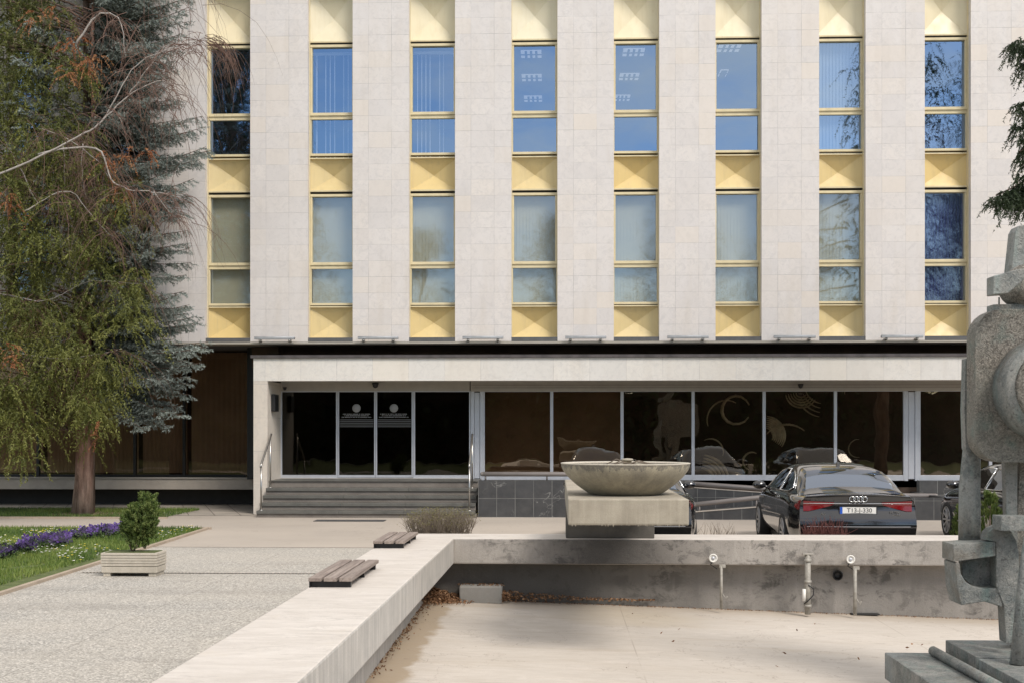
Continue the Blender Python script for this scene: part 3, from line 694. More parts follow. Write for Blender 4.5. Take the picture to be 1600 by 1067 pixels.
# ---- steps
so_ = Vector(((PX1 + UX(735, 28.8)) / 2, 27.7, 0))
st = empty('entrance_steps', so_, 'five dark stone steps leading up to the glass entrance doors', 'steps')
SX0, SX1 = UX(400.5, 27.7), UX(742, 27.75)
ytr = [27.70, 28.0, 28.3, 28.6, 28.92]; rz = .16
for k in range(5):
    z1 = rz * (k + 1); y1 = ytr[k + 1] + .05 if k < 4 else 30.17
    mb = MB(); mb.box(SX0, SX1 + (0 if k else .03), ytr[k] + .035, (ytr[k + 1] + .04 if k < 4 else 30.16), rz * k + .001, z1 - .075); mb.build('riser', M['riser'], st, so_)
    th = .075 if k < 4 else .02
    if k == 4:
        mb = MB(); mb.box(SX0, SX1, ytr[k] + .035, 30.15, z1 - .0745, z1 - .021); mb.build('riser', M['riser'], st, so_)
    mb = MB(); xs_ = [SX0 - .001, SX0 + 1.9, SX0 + 3.4, SX1 + .001]
    for a, b in zip(xs_[:-1], xs_[1:]): mb.box(a + .002, b - .002, ytr[k], (ytr[k + 1] + .034 if k < 4 else 30.16), z1 - th, z1)
    mb.build('tread', M['step'], st, so_, bevel=.006)
def handrail(u0, u1, lab, dx=0):
    xa = UX(u0, 27.85) + dx; p0 = Vector((xa, 27.85, .16)); p1 = Vector((xa, 28.75, .64)); h0, h1 = 1.02, 1.20
    o = empty('handrail', p0, lab, 'handrail', 'handrails beside the entrance steps')
    for p, h in ((p0, h0), (p1, h1)):
        mb = MB(); mb.tube([p, p + Vector((0, 0, h))], .021, 10); mb.build('post', M['steel'], o, p0)
        mb = MB(); mb.lathe([(.045, .0), (.045, .012), (.024, .016)], p, 12); mb.build('base_flange', M['steel'], o, p0)
    a = p0 + Vector((0, -.05, h0 - .02)); b = p1 + Vector((0, 0, h1))
    mb = MB(); mb.tube([a, a + Vector((0, .07, .07)), b, b + (b - a).normalized() * .12], .024, 10); mb.build('rail', M['steel'], o, p0)
handrail(408, 420, 'thin steel handrail at the left end of the entrance steps')
handrail(733.5, 738, 'thin steel handrail at the right end of the steps, by the black tiled wall')

# ---- ramp
m = NT('black_tiles'); x, y, z = m.xyz()[:3]
def fl(co, per, wd):
    q = m.math('DIVIDE', co, per); f_ = m.math('FLOOR', q); return m.math('LESS_THAN', m.math('SUBTRACT', q, f_), wd / per), f_
a, ia = fl(x, .425, .010); b, ib = fl(z, .43, .009)
cmb = m.n('CombineXYZ'); m.l(ia, cmb.inputs[0]); m.l(ib, cmb.inputs[1]); wn2 = m.n('TexWhiteNoise', noise_dimensions='3D'); m.l(cmb.outputs[0], wn2.inputs[0])
c = m.mix(m.ramp(m.noise(3, 6, .65), .3, .75), (.030, .030, .031), (.075, .073, .07)); c = m.mix(m.math('MULTIPLY', wn2.outputs['Value'], .4), c, (.06, .06, .062))
cr_ = m.ramp(m.math('ABSOLUTE', m.math('SUBTRACT', m.noise(1.6, 4, .6, dist=.6), .5)), 0, .006, .5, 0); c = m.mix(m.math('MULTIPLY', cr_, m.ramp(m.noise(.9, 2), .5, .6)), c, (.4, .39, .36))
c = m.mix(m.math('MULTIPLY', m.math('MAXIMUM', a, b), m.ramp(m.noise(2, 3), .3, .6, .35, 1)), c, (.22, .215, .2))
m.set(color=c, rough=.45); M['tile'] = m.m
ro = Vector((UX(747, 28), 28, 0))
ra = empty('access_ramp', ro, 'black tiled wheelchair ramp along the ground floor windows, right of the steps', 'ramp')
X1085, X1340, X1480, X925 = UX(1085, 28), UX(1340, 28), UX(1476, 28), UX(960, 27.4)
mb = MB(); mb.box(0, X1085 - ro.x, 0, .2, -.01, .85); mb.build('tiled_wall', M['tile'], ra)
mb = MB(); mb.box(ro.x + .01, X1085, 28.2, YD - .03, 0, .78); mb.build('landing', M['step'], ra, ro)
mb = MB(); mb.prism([(X1085 + .001, 0), (X1340, 0), (X1340, .40), (X1085 + .001, .66)], 28.62, 28.75, 'y'); mb.prism([(X1085, 0), (X1340, 0), (X1340, .34), (X1085, .60)], 28.75, YD - .03, 'y'); mb.build('upper_flight', M['tile'], ra, ro)
mb = MB(); mb.box(X1340 + .001, X1480, 27.4, 27.55, 0, .50); mb.box(X1480 - .15, X1480, 27.55, YD - .04, 0, .5); mb.box(X1340 + .002, X1480 - .15, 27.55, YD - .04, 0, .42); mb.build('turning_landing', M['tile'], ra, ro)
mb = MB(); mb.prism([(X925, 0), (X1340, 0), (X1340, .46), (X925, .02)], 27.4, 27.52, 'y'); mb.prism([(X925 + .05, 0), (X1340, 0), (X1340, .40), (X925 + .05, .02)], 27.52, 28.6, 'y'); mb.build('lower_flight', M['tile'], ra, ro)
mb = MB(); mb.bar((X925, 27.45, .035), (X1340, 27.45, .475), .13, .02); mb.bar((X1085, 28.68, .67), (X1340, 28.68, .41), .14, .02); mb.build('edge_capping', M['concrete_w'], ra, ro)
mb = MB(); mb.box(X1480 + .002, PXe, 29.9, 30.16, 0, .78); mb.build('tiled_wall', M['tile'], ra, ro)
def pipe(pts, lab, legs=()):
    o = empty('pipe_rail', pts[0], lab, 'railing', 'thick pipe rails of the ramp')
    mb = MB(); mb.tube(pts, .054, 14); mb.build('rail', M['pipe'], o, pts[0])
    for p in (pts[0], pts[-1]):
        mb = MB(); mb.lathe([(.001, -.055), (.03, -.05), (.05, -.02), (.054, 0), (.05, .02), (.03, .05), (.001, .055)], p, 14, 'x'); mb.build('end_cap', M['pipe'], o, pts[0])
    for p, z in legs:
        mb = MB(); mb.tube([Vector(p), Vector((p[0], p[1], z))], .02, 8); mb.build('post', M['pipe'], o, pts[0])
p0 = U(754, 740, 28.08); p1 = U(1060, 740.5, 28.08)
pipe([p0, p1], 'horizontal brown pipe rail on the black tiled wall between the steps and the stone bowl', [((p0.lerp(p1, t).x, 28.08, p0.z), .85) for t in (.015, .33, .66, .97)])
p0 = U(1083, 755, 28.68); p1 = U(1195, 763, 28.68); p2 = U(1330, 772.5, 28.68); p3 = U(1462, 774, 28.68)
pipe([p0, p1, p2, p3], 'upper brown pipe rail sloping down to the right behind the middle car', [((p.x, 28.68, p.z), .2) for p in (p0, p1, p2, p3)])
p0 = U(1086, 787.5, 27.46); p1 = U(1182, 777, 27.46); p2 = U(1300, 764, 27.46)
pipe([p0, p1, p2], 'lower brown pipe rail rising to the right behind the middle car', [((p0.x + .1, 27.46, p0.z), .1), ((p1.x, 27.46, p1.z), .2), ((p2.x, 27.46, p2.z), .3)])

# ---- small things on the building
fo = ['under the leftmost full marble pillar, above the porch corner', 'under the marble pillar above the double glass doors', 'under the marble pillar above the right end of the steps', 'under the marble pillar above the stone bowl', 'under the marble pillar just right of the stone bowl', 'under the marble pillar left of the middle black car', 'under the marble pillar above the right side of the middle black car']
def floodlight(x, z, lab):
    o = empty('facade_light', (x, YF, z), lab, 'light', 'tube lights along the foot of the pillars')
    mb = MB(); mb.box(-.49, .49, -.17, -.09, -.0, .035); mb.tube([(-.49, -.13, .028), (.49, -.13, .028)], .036, 10); mb.build('tube_housing', simple('lamp_grey', (.33, .34, .35), .5), o)
    for s in (-.36, .36):
        mb = MB(); mb.box(s - .03, s + .03, -.12, -.002, -.045, -.005); mb.tube([(s, -.16, -.03), (s, -.05, -.05)], .022, 8); mb.build('bracket', M['steel'], o)
    return o
for u, lab in zip((431, 592, 755, 915, 1074, 1240, 1407), fo): floodlight(UX(u, YF), UZ(529.5, YF), 'grey tube light ' + lab)
def dome(u, v, Y, lab, s=1, ceil=None):
    p = U(u, v, Y); o = empty('security_camera', p, lab, 'camera', 'dark dome cameras under the porch')
    mb = MB(); mb.lathe([(.001, .07), (.085, .07), (.085, .03), (.07, .02)], (0, 0, 0), 20); mb.v = [(a * s, b * s, c * s) for a, b, c in mb.v]; mb.build('mount', M['black'], o)
    mb = MB(); mb.lathe([(.07, .02), (.065, -.02), (.045, -.05), (.001, -.065)], (0, 0, 0), 20); mb.v = [(a * s, b * s, c * s) for a, b, c in mb.v]; mb.build('dome', M['black'], o)
dome(586.5, 602, 30.1, 'dark dome camera above the meeting point of the two glass doors')
dome(445, 607, 30.05, 'small dark dome camera in the top left corner of the porch', .6)
dome(1251, 603, 30.05, 'dark dome camera above the shop windows behind the middle car', .8)
o = tag(MB().build('wall_box', None, recalc=False) if False else MB().box(PX1 + .002, PX1 + .10, 29.15, 29.55, UZ(642, 29.2), UZ(615, 29.2)).build('wall_box', M['black'], bevel=.01), 'black box mounted on the left inner wall of the porch', 'wall box')
mt_ = MB().box(UX(490, G(540, 814).y), UX(600, G(540, 814).y), G(540, 814.3).y, G(540, 812).y, .001, .012).build('floor_grate', simple('dark_grate', (.06, .06, .06), .7), bevel=.003)
tag(mt_, 'flat dark grate set in the ground before the entrance steps', 'grate')

# ================================================================ FOUNTAIN BEAM AND BOWL
bY0, bY1 = 13.07, YF1 - .02; bX0, bX1 = UX(887.5, bY0), UX(1076.5, bY0); bz1 = UZ(779, bY0); bz0 = UZ(821.5, bY0)
fo_ = Vector(((bX0 + bX1) / 2, 17.9, ZC))
fb = empty('fountain_channel', fo_, 'long concrete slab projecting from the rear basin wall and carrying the round bowl', 'slab')
mb = MB(); n = 40
for k in range(n): pass
mb.box(bX0, bX1, bY0, bY1, bz0 + .012, bz1); mb.build('slab', M['slab'], fb, fo_, bevel=.014)
# ragged lime fringe along the lower front edge
mb = MB(); x = bX0 + .01
while x < bX1 - .02:
    w_ = random.uniform(.008, .03); h_ = random.choice((-.004, .0, .004, .008, .02)) * random.uniform(.4, 1.2)
    mb.add([(x, bY0 - .003, bz0 + .03), (x + w_, bY0 - .003, bz0 + .03), (x + w_ / 2, bY0 + .004, bz0 + .012 - h_), (x, bY0 + .02, bz0 + .02), (x + w_, bY0 + .02, bz0 + .02)], [(0, 1, 2), (0, 2, 3), (1, 4, 2), (3, 2, 4)]); x += w_ * .9
tag(mb.build('lime_fringe', M['slab'], fb, fo_), kind='stuff')
mb = MB(); mb.box(bX0 + .01, bX1 - .01, YF0 + .12, YF1 - .06, ZC - .001, bz0 + .011); mb.build('support_block', M['soot_shade'], fb, fo_, bevel=.01)
bc = U(977, 672, 14.05); rim = UZ(722.3, 14.05, 977); Rb = 101 / (F / 14.05); br = .375
bowl = empty('stone_bowl', (bc.x, 14.05, bz1), 'wide round weathered concrete bowl standing on the projecting slab', 'bowl')
H_ = rim - bz1
prof = [(.001, 0), (br, 0), (br + .03, .004)]
for k in range(1, 15):
    t = k / 14; prof.append((br + .03 + (Rb - br - .035) * math.sin(t * math.pi / 2 * .92) / math.sin(math.pi / 2 * .92) * 1.0 if False else br + .03 + (Rb - br - .035) * (1 - (1 - t) ** 1.7), .004 + (H_ - .012) * t))
prof += [(Rb, H_ - .004), (Rb - .008, H_), (Rb - .045, H_ + .001), (Rb - .055, H_ - .006)]
for k in range(1, 9):
    t = k / 8; prof.append((Rb - .055 - (Rb - .30) * t ** 1.3, H_ - .006 - (H_ - .10) * math.sin(t * math.pi / 2)))
prof.append((.001, .09))
M['bowlbase'] = M['bowl']
m = NT('bowl_weathered'); x, y, z = m.xyz()[:3]
c = m.mix(m.ramp(m.noise(4, 7, .65), .35, .7), (.40, .355, .26), (.25, .225, .175))
s1 = m.ramp(m.noise(9, 5, .6, None, (1, 1, .12)), .45, .75, 0, .5); c = m.mix(s1, c, (.52, .46, .33))
s2 = m.ramp(m.noise(8, 5, .6, None, (1.4, 1.4, .12)), .5, .75, 0, .5); c = m.mix(s2, c, (.17, .155, .13))
drip = m.math('LESS_THAN', m.math('SUBTRACT', H_ - .01, z), m.ramp(m.noise(13, 5, .7, None, (1, 1, .3)), .38, .75, .0, .13))
c = m.mix(m.math('MULTIPLY', drip, m.ramp(m.noise(40, 3), .3, .6, .3, .8)), c, (.13, .12, .105))
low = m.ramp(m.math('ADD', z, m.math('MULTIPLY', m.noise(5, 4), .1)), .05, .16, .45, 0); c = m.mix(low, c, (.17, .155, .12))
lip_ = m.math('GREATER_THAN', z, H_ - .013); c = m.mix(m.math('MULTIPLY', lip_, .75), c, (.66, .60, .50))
fine = m.noise(60, 3, .6); c = m.mix(m.ramp(fine, .4, .75, 0, .35), c, (.15, .13, .11)); m.set(color=c, rough=.9); m.bump(m.math('ADD', fine, m.noise(14, 4)), .4, .006)
mb = MB(); mb.lathe(prof, n=72); mb.build('bowl_shell', m.m, bowl)
mb = MB()
for k in range(5):
    a = random.uniform(-.35, .05); mb.tube([(a, -.2 + .1 * k, H_ - .03), (a + .14, -.18 + .1 * k, H_ + .012 + .006 * k), (a + .3, -.12 + .1 * k, H_ - .02)], .007, 5)
o = mb.build('dry_twigs', simple('dry_twig', (.16, .13, .10), .9), bowl); tag(o, kind='stuff')
mb = MB(); mb.lathe([(.001, .09), (.05, .09), (.05, H_ + .02), (.075, H_ + .025), (.06, H_ + .045), (.001, H_ + .05)], (.03, .1, 0), 12); mb.build('water_nozzle', M['slab'], bowl)

# ================================================================ BENCHES
m = NT('weathered_slat'); x, y, z = m.xyz()[:3]
g = m.noise(22, 6, .65, None, (1, .05, 1), .6); c = m.mix(m.ramp(g, .3, .7), (.15, .115, .098), (.35, .29, .25)); c = m.mix(m.ramp(m.noise(60, 3, .6, None, (1, .06, 1)), .6, .75, 0, .6), c, (.05, .038, .03))
m.set(color=c, rough=.75); m.bump(g, .5, .004); M['slat'] = m.m
def bench(Y0, Y1, u0, u1, lab):
    zt = .55; xa = G(u0, HV + (EYE - zt) * F / Y0, zt).x; xb = G(u1, HV + (EYE - zt) * F / Y0, zt).x
    o = empty('bench', (xa, Y0, ZC), lab, 'bench', 'slatted seats on the basin wall'); sh = along(oA, oB, Y1) - along(oA, oB, Y0)
    w_ = xb - xa; sw = (w_ - .05) / 3; L = Y1 - Y0
    for k in range(3):
        a = k * (sw + .025); j = random.uniform(-.006, .006)
        mb = MB(); mb.prism([(a, j), (a + sw, j), (a + sw + sh, L + j), (a + sh, L + j)], zt - ZC - .038, zt - ZC, 'z'); mb.build('slat', M['slat'], o, bevel=.005)
    for yy in (.06, L / 2, L - .12):
        f = sh * yy / L
        mb = MB(); mb.box(f - .001, f + w_ - .02, yy, yy + .05, .0, .0615 - .0005); mb.box(f - .0, f + .012, yy, yy + .05, -.10, -.001) if False else None
        mb.build('support', M['black'], o)
    mb = MB(); mb.box(.004, .014, .02, L - .1, -.09, .061); mb.v = [(a + sh * b / L - .03 * 0, b, c) for a, b, c in mb.v]; mb.build('side_plate', M['black'], o)
bench(11.9, 13.6, 479, 547.8, 'slatted wooden bench on the wall, the nearer one with a worn flaking slat')
bench(15.9, 17.35, 581.6, 631, 'slatted wooden bench on the wall, the farther one near the round shrub')

# ================================================================ THINGS IN THE BASIN
def FZ(u, v):
    p = G(u, v, -.5); return G(u, v, fz(p.x))
a, b = FZ(719, 938), FZ(785, 941)
a.y = YF0 + .01; mb = MB(); mb.box(a.x, b.x, a.y, a.y + .3, fz(b.x) - .01, -.235); mb.rough(.008, 5)
tag(mb.build('concrete_block', M['greyblock'], bevel=.02), 'grey concrete block in the rear left corner of the basin among dry leaves', 'block')
M['litter'] = leafmat('dry_leaves', [(.10, .05, .025), (.22, .11, .05), (.33, .20, .11)], .8, .1)
V = []; T = []
def leaf(p, r_):
    d = Vector((random.gauss(0, 1), random.gauss(0, 1), random.gauss(0, .6))).normalized(); s_ = d.orthogonal().normalized(); s_.rotate(Matrix.Rotation(random.uniform(0, 6), 3, d))
    V.append([p - s_ * r_ * .4, p + s_ * r_ * .4, p + d * r_]); T.append(random.random())
    V.append([p - s_ * r_ * .4, p + s_ * r_ * .4, p - d * r_ * .8]); T.append(T[-1])
zf = fz(-1.5)
for i in range(2600):
    x = lx1 + abs(random.gauss(0, .28)); y = YF0 + .32 - abs(random.gauss(0, .25)); leaf(Vector((x, y, zf + random.uniform(0, .22) * math.exp(-(x - lx1) * 2.2 - (YF0 + .32 - y) * 1.2) + .01)), .03)
for i in range(650):
    t = random.random() ** 2.4; x = b.x + t * 2.2; y = YF0 + .32 - abs(random.gauss(0, .07 + .10 * (1 - t))); leaf(Vector((x, y, zf + random.uniform(0, .13 * (1 - t) ** 1.5) + .01)), .028)
for i in range(350): x = lx1 + abs(random.gauss(0, .07)); y = random.uniform(12, YF0); leaf(Vector((x, y, zf + .01)), .022)
for i in range(110): x = random.uniform(a.x - .05, b.x + .05); y = a.y + random.uniform(.05, .4); leaf(Vector((x, y - .03, -.228)), .02)
for i in range(800): x = random.uniform(b.x, 8); y = YF0 + .31 - abs(random.gauss(0, .03)); leaf(Vector((x, y, fz(x) + .008)), .016)
for i in range(26): leaf(Vector((random.uniform(-1, 5), random.uniform(12, 17), -.49 - .02 * 3)), .03)
o = tri_obj('leaf_litter', [[tuple(q) for q in t] for t in V], T, M['litter'], kind='stuff'); tag(o, 'dry brown leaves heaped in the rear left corner of the basin', 'leaves')
# round lamps on the rear coping, with their conduits
yc = YF0 - .002
def wlamp(u, v, up, lab):
    p = U(u, v, YF0 - .06); o = empty('basin_lamp', p, lab, 'lamp', 'round white lamps on the rear basin wall')
    mb = MB(); mb.lathe([(.001, .05), (.03, .05), (.035, .01), (.058, -.005), (.062, -.03), (.05, -.036), (.042, -.02), (.001, -.018)], (0, 0, 0), 20, 'y'); mb.build('housing', M['white'], o)
    mb = MB(); mb.lathe([(.001, -.03), (.025, -.03), (.025, -.02), (.001, -.019)], (0, 0, 0), 14, 'y'); mb.build('lens', M['alu'], o)
    mb = MB(); mb.tube([(0, .03, -.04), (-.03, .02, -.10), (.02, .03, -.13), (.06, .04, -.16)], .007, 6); mb.build('cable', M['black'], o)
wlamp(1114, 871, 0, 'round white lamp on the rear basin wall, nearer the stone bowl')
wlamp(1328.5, 873, 0, 'round white lamp on the rear basin wall, beside the dark drain hole')
def conduit(u, v0, v1, r_, lab, extra=False):
    Yq = YF0 - .09; p = U(u, v1, Yq); q = U(u, v0, Yq); o = empty('water_pipe', p, lab, 'pipe', 'upright pipes at the rear basin wall')
    mb = MB(); mb.tube([(0, 0, 0), (0, 0, q.z - p.z)], r_, 12); mb.build('riser_pipe', M['pipeg'], o)
    mb = MB(); hh = q.z - p.z
    if extra:
        mb.box(-.075, .075, -.045, .045, hh, hh + .02); mb.build('cap_plate', M['pipeg'], o, bevel=.004)
        mb = MB(); mb.tube([(-.055, -.02, .19), (-.055, -.02, .36)], .026, 10); mb.build('valve', M['white'], o)
        mb = MB(); mb.tube([(.0, -.05, .42), (.08, -.03, .36), (.07, -.03, .27), (-.0, -.05, .2), (-.06, -.04, .15)], .008, 6); mb.build('cable', M['black'], o)
        for z in (.12, hh * .55, hh - .08):
            mb = MB(); mb.lathe([(r_, -.02), (r_ + .012, -.018), (r_ + .012, .018), (r_, .02)], (0, 0, z), 12); mb.build('collar', M['pipeg'], o)
    else:
        mb.box(-.03, .06, -.02, .02, hh - .02, hh + .025); mb.build('bracket', M['pipeg'], o, bevel=.003)
        mb = MB(); mb.tube([(.015, -.02, hh * .35), (.07, -.02, hh * .22), (.08, -.02, hh * .30)], .008, 6); mb.build('tap', M['pipeg'], o)
M['pipeg'] = simple('galvanised_pipe', (.33, .31, .27), .6, metal=.2, var=.25, scale=14)
conduit(1127, 884, 950, .021, 'thin upright pipe below the round lamp nearer the stone bowl')
conduit(1262, 866, 959, .042, 'thick upright pipe with a flat cap between the two round lamps', True)
conduit(1336, 887, 960, .026, 'thin upright pipe below the round lamp beside the drain hole')
p = U(1308.5, 898, YF0 + .28)
mb = MB(); mb.lathe([(.075, -.02), (.062, -.03), (.058, -.02), (.055, .03), (.001, .03)], p, 24, 'y'); tag(mb.build('drain_hole', M['black']), 'dark round drain opening low in the rear basin wall', 'drain')
p = FZ(1352, 960)
mb = MB(); mb.box(p.x - .2, p.x + .2, p.y - .04, p.y + .14, p.z + .004, p.z + .02); tag(mb.build('floor_drain', M['black'], bevel=.004), 'small dark drain plate on the basin floor below the right round lamp', 'drain')

# drainage channel across the paving
yd = G(300, 895.5).y
mb = MB(); mb.box(G(125, 895.5).x, oX(yd) + .1, yd - .035, yd + .035, .002, .0075); dr = mb.build('drainage_channel', M['black'])
tag(dr, 'narrow slotted drainage channel crossing the paving from planter to basin wall', 'drain')
mb = MB(); x = G(125, 895.5).x
while x < oX(yd): mb.box(x, x + .022, yd - .034, yd + .034, .009, .013); x += .05
tag(mb.build('grating', simple('grating_iron', (.36, .32, .27), .7), dr), kind='stuff')

# ================================================================ PLANTER WITH A YOUNG THUJA
pl = G(158, 900.5); pr = G(250, 899); W_ = pr.x - pl.x
po = Vector(((pl.x + pr.x) / 2, pl.y + .2, .004))
pt = empty('planter', po, 'long ribbed concrete planter on the paving at the lawn edge', 'planter')
mb = MB(); hw = W_ / 2; prof = [(0, .115)]
mb.box(-hw, hw, -.2, .2, .05, .135)
z = .135
mb.build('trough_base', M['planter'], pt, bevel=.008)
for k in range(5):
    z0 = .137 + k * .037; mb = MB(); mb.box(-hw - .006, hw + .006, -.206, .206, z0 + .006, z0 + .037); mb.box(-hw + .008, hw - .008, -.19, .19, z0, z0 + .006); mb.build('rib_band', M['planter'], pt, bevel=.006)
mb = MB(); mb.box(-hw + .04, hw - .04, -.165, .165, .322, .329); mb.build('soil', M['soil'], pt)
for s in (-1, 1):
    mb = MB(); mb.box(s * (hw - .07) - .05, s * (hw - .07) + .05, -.18, .18, 0, .05); mb.build('foot', M['planter'], pt, bevel=.006)

# ================================================================ CARS
M['paint'] = simple('black_car_paint', (.006, .006, .007), .12, coat=1.0, coatr=.03, var=.02); 
M['cglass'] = glass('car_glass', (.62, .66, .72), .30, (.10, .10, .11))
M['rglass'] = glass('rear_window_glass', (.60, .68, .82), .32, (.08, .08, .085))
M['chrome'] = simple('chrome_trim', (.75, .75, .74), .12, metal=1, var=.02)
M['rubber'] = simple('tyre_rubber', (.015, .015, .015), .8, var=.1)
M['rim'] = simple('alloy_rim', (.45, .46, .48), .3, metal=.8, var=.05)
M['plastic'] = simple('black_trim', (.012, .012, .012), .5)
mred = NT('red_lens'); mred.set(color=(.17, .003, .005), rough=.15, coat=.35, coatr=.03, ec=(.8, .02, .02), es=.0); M['red'] = mred.m
mdr = NT('dark_red_lens'); mdr.set(color=(.16, .004, .006), rough=.12, coat=1, coatr=.03); M['dred'] = mdr.m
L_ = 4.94
def sm(a, b, x): t = max(0, min(1, (x - a) / (b - a))); return t * t * (3 - 2 * t)
def Wd(y): return .943 - .11 * (1 - sm(0, .75, y)) ** 1.6 - .15 * sm(3.9, 4.94, y) ** 1.5
def Zs(y): return .965 + .02 * sm(0, 1.4, y) - .02 * sm(1.4, 3.0, y) - .21 * sm(3.3, 4.94, y)
def Zb(y): return .24 + .06 * (1 - sm(0, .6, y)) * 0 + .02
SEC = [(0, .93), (.06, .965), (.2, .985), (.38, 1.0), (.55, .998), (.70, .990), (.80, .985), (.88, .972), (.95, .945), (1, .90)]
def side(y, j):
    t, f = SEC[j]; zb, zs = Zb(y), Zs(y)
    return Wd(y) * f, zb + (zs - zb) * t
def yrear(j): return [.14, .06, .01, 0, .02, .075, .09, .085, .06, .055][j]
def yfront(j): return [-.10, -.04, 0, -.0, -.01, -.04, -.07, -.12, -.2, -.3][j]
def build_body(par):
    ys = [0, .06, .15, .3, .5, .75, 1.05, 1.4, 1.8, 2.3, 2.8, 3.3, 3.7, 4.0, 4.3, 4.55, 4.75, 4.88, 4.94]
    J = len(SEC); N = len(ys); XN = 8
    mb = MB()
    def pt(i, j, s):
        y = ys[i]; w_, z = side(y, j); wr = max(0, 1 - y / .5) ** 2; wf = max(0, 1 - (L_ - y) / .6) ** 2
        return (s * w_, y + yrear(j) * wr + yfront(j) * wf, z)
    def grid(rows):
        a, b = len(rows), len(rows[0]); mb.add([p for r_ in rows for p in r_], [(i * b + j, i * b + j + 1, (i + 1) * b + j + 1, (i + 1) * b + j) for i in range(a - 1) for j in range(b - 1)], True)
    for s in (-1, 1): grid([[pt(i, j, s) for j in range(J)] for i in range(N)])
    def across(i, j, crown, bow):
        l = pt(i, j, -1); r_ = []
        for k in range(XN + 1):
            u = -1 + 2 * k / XN; r_.append((u * -l[0], l[1] + bow * (1 - u * u), l[2] + crown * (1 - u * u)))
        return r_
    grid([across(i, J - 1, .045 + (.02 if 0 < i < N - 1 else 0), -.0 if 0 < i < N - 1 else (-.05 if i == 0 else .12)) for i in range(N)])
    grid([across(0, j, .045 * (j == J - 1), -.05) for j in range(J)]); grid([across(N - 1, j, .045 * (j == J - 1), .12) for j in range(J)])
    grid([across(i, 0, 0, 0 if 0 < i < N - 1 else (-.05 if i == 0 else .12)) for i in range(N)])
    o = mb.build('body', M['paint'], par, weld=True, sub=0)
    for x0 in (-1, 1):
        for yc_ in (1.02, 3.95):
            c_ = MB(); c_.lathe([(.001, -.35), (.36, -.35), (.36, .35), (.001, .35)], (x0 * .95, yc_, .345), 36, 'x'); cu = c_.build('wheel_cut', None, weld=True)
            bo_ = o.modifiers.new('b', 'BOOLEAN'); bo_.object = cu; bo_.operation = 'DIFFERENCE'; bo_.solver = 'EXACT'
    dg = bpy.context.evaluated_depsgraph_get(); me = bpy.data.meshes.new_from_object(o.evaluated_get(dg))
    cuts = [mm.object for mm in o.modifiers]; o.modifiers.clear(); o.data = me
    for q in cuts: bpy.data.objects.remove(q)
    if not me.materials: me.materials.append(M['paint'])
    me.polygons.foreach_set('use_smooth', [True] * len(me.polygons))
    ed = me.attributes.get('sharp_edge')
    try: me.set_sharp_from_angle(angle=R(38))
    except Exception: pass
    return o
# greenhouse: centreline (y, z) from boot lid over the roof to the bonnet
CL = [(.40, 1.03), (.62, 1.075), (.84, 1.19), (1.10, 1.315), (1.36, 1.395), (1.9, 1.445), (2.3, 1.457), (2.7, 1.44), (3.0, 1.39), (3.35, 1.24), (3.75, 1.05), (3.95, .96)]
def wroof(z, y=2): t = max(0, min(1, (z - .98) / .47)); return (.845 - .25 * t ** 1.15) * (1 - .06 * (1 - sm(.3, 1.6, y)))
def gh(i, u, lift=0):
    y, z = CL[i]; w_ = wroof(z, y); return (u * w_, y, z - .04 * u * u * u * u - .012 * u * u + lift)
def build_roof(par):
    mb = MB(); XN = 10; rows = [[gh(i, -1 + 2 * k / XN) for k in range(XN + 1)] for i in range(len(CL))]; b = XN + 1
    mb.add([p for r_ in rows for p in r_], [(i * b + j, i * b + j + 1, (i + 1) * b + j + 1, (i + 1) * b + j) for i in range(len(CL) - 1) for j in range(XN)], True)
    for s in (-1, 1):
        rows = []
        for i in range(len(CL)):
            x, y, z = gh(i, s); zb = Zs(y) - .02; q = []
            for k in range(4): t = k / 3; zz = z + (zb - z) * t; q.append((s * max(abs(x), 0) * 1 + (s * .845 * (1 - .06 * (1 - sm(.3, 1.6, y))) - x) * t, y, min(z, zz)))
            rows.append(q)
        mb.add([p for r_ in rows for p in r_], [(i * 4 + j, i * 4 + j + 1, (i + 1) * 4 + j + 1, (i + 1) * 4 + j) for i in range(len(CL) - 1) for j in range(3)], True)
    return mb.build('roof', M['paint'], par, weld=True, sub=1)
def patch(name, mat, par, i0, i1, u0, u1, lift=.006, parent=None, inset=0):
    "window laid on the greenhouse between centreline positions i0..i1"
    mb = MB(); n = 10; XN = 10; rows = []
    def cl(t): i = min(int(t), len(CL) - 2); f = t - i; return [CL[i][k] * (1 - f) + CL[i + 1][k] * f for k in (0, 1)]
    for a in range(n + 1):
        t = i0 + (i1 - i0) * a / n; y, z = cl(t); y2, z2 = cl(t + .05); nx = Vector((0, -(z2 - z), (y2 - y))).normalized(); w_ = wroof(z, y); r_ = []
        for k in range(XN + 1):
            u = u0 + (u1 - u0) * k / XN; cu = 1 - .06 * (abs(u) ** 3) * 0
            r_.append((u * w_ , y + nx.y * lift, z - .04 * u ** 4 - .012 * u * u + nx.z * lift))
        rows.append(r_)
    b = XN + 1; mb.add([p for r_ in rows for p in r_], [(i * b + j, i * b + j + 1, (i + 1) * b + j + 1, (i + 1) * b + j) for i in range(n) for j in range(XN)], True)
    return mb.build(name, mat, par)
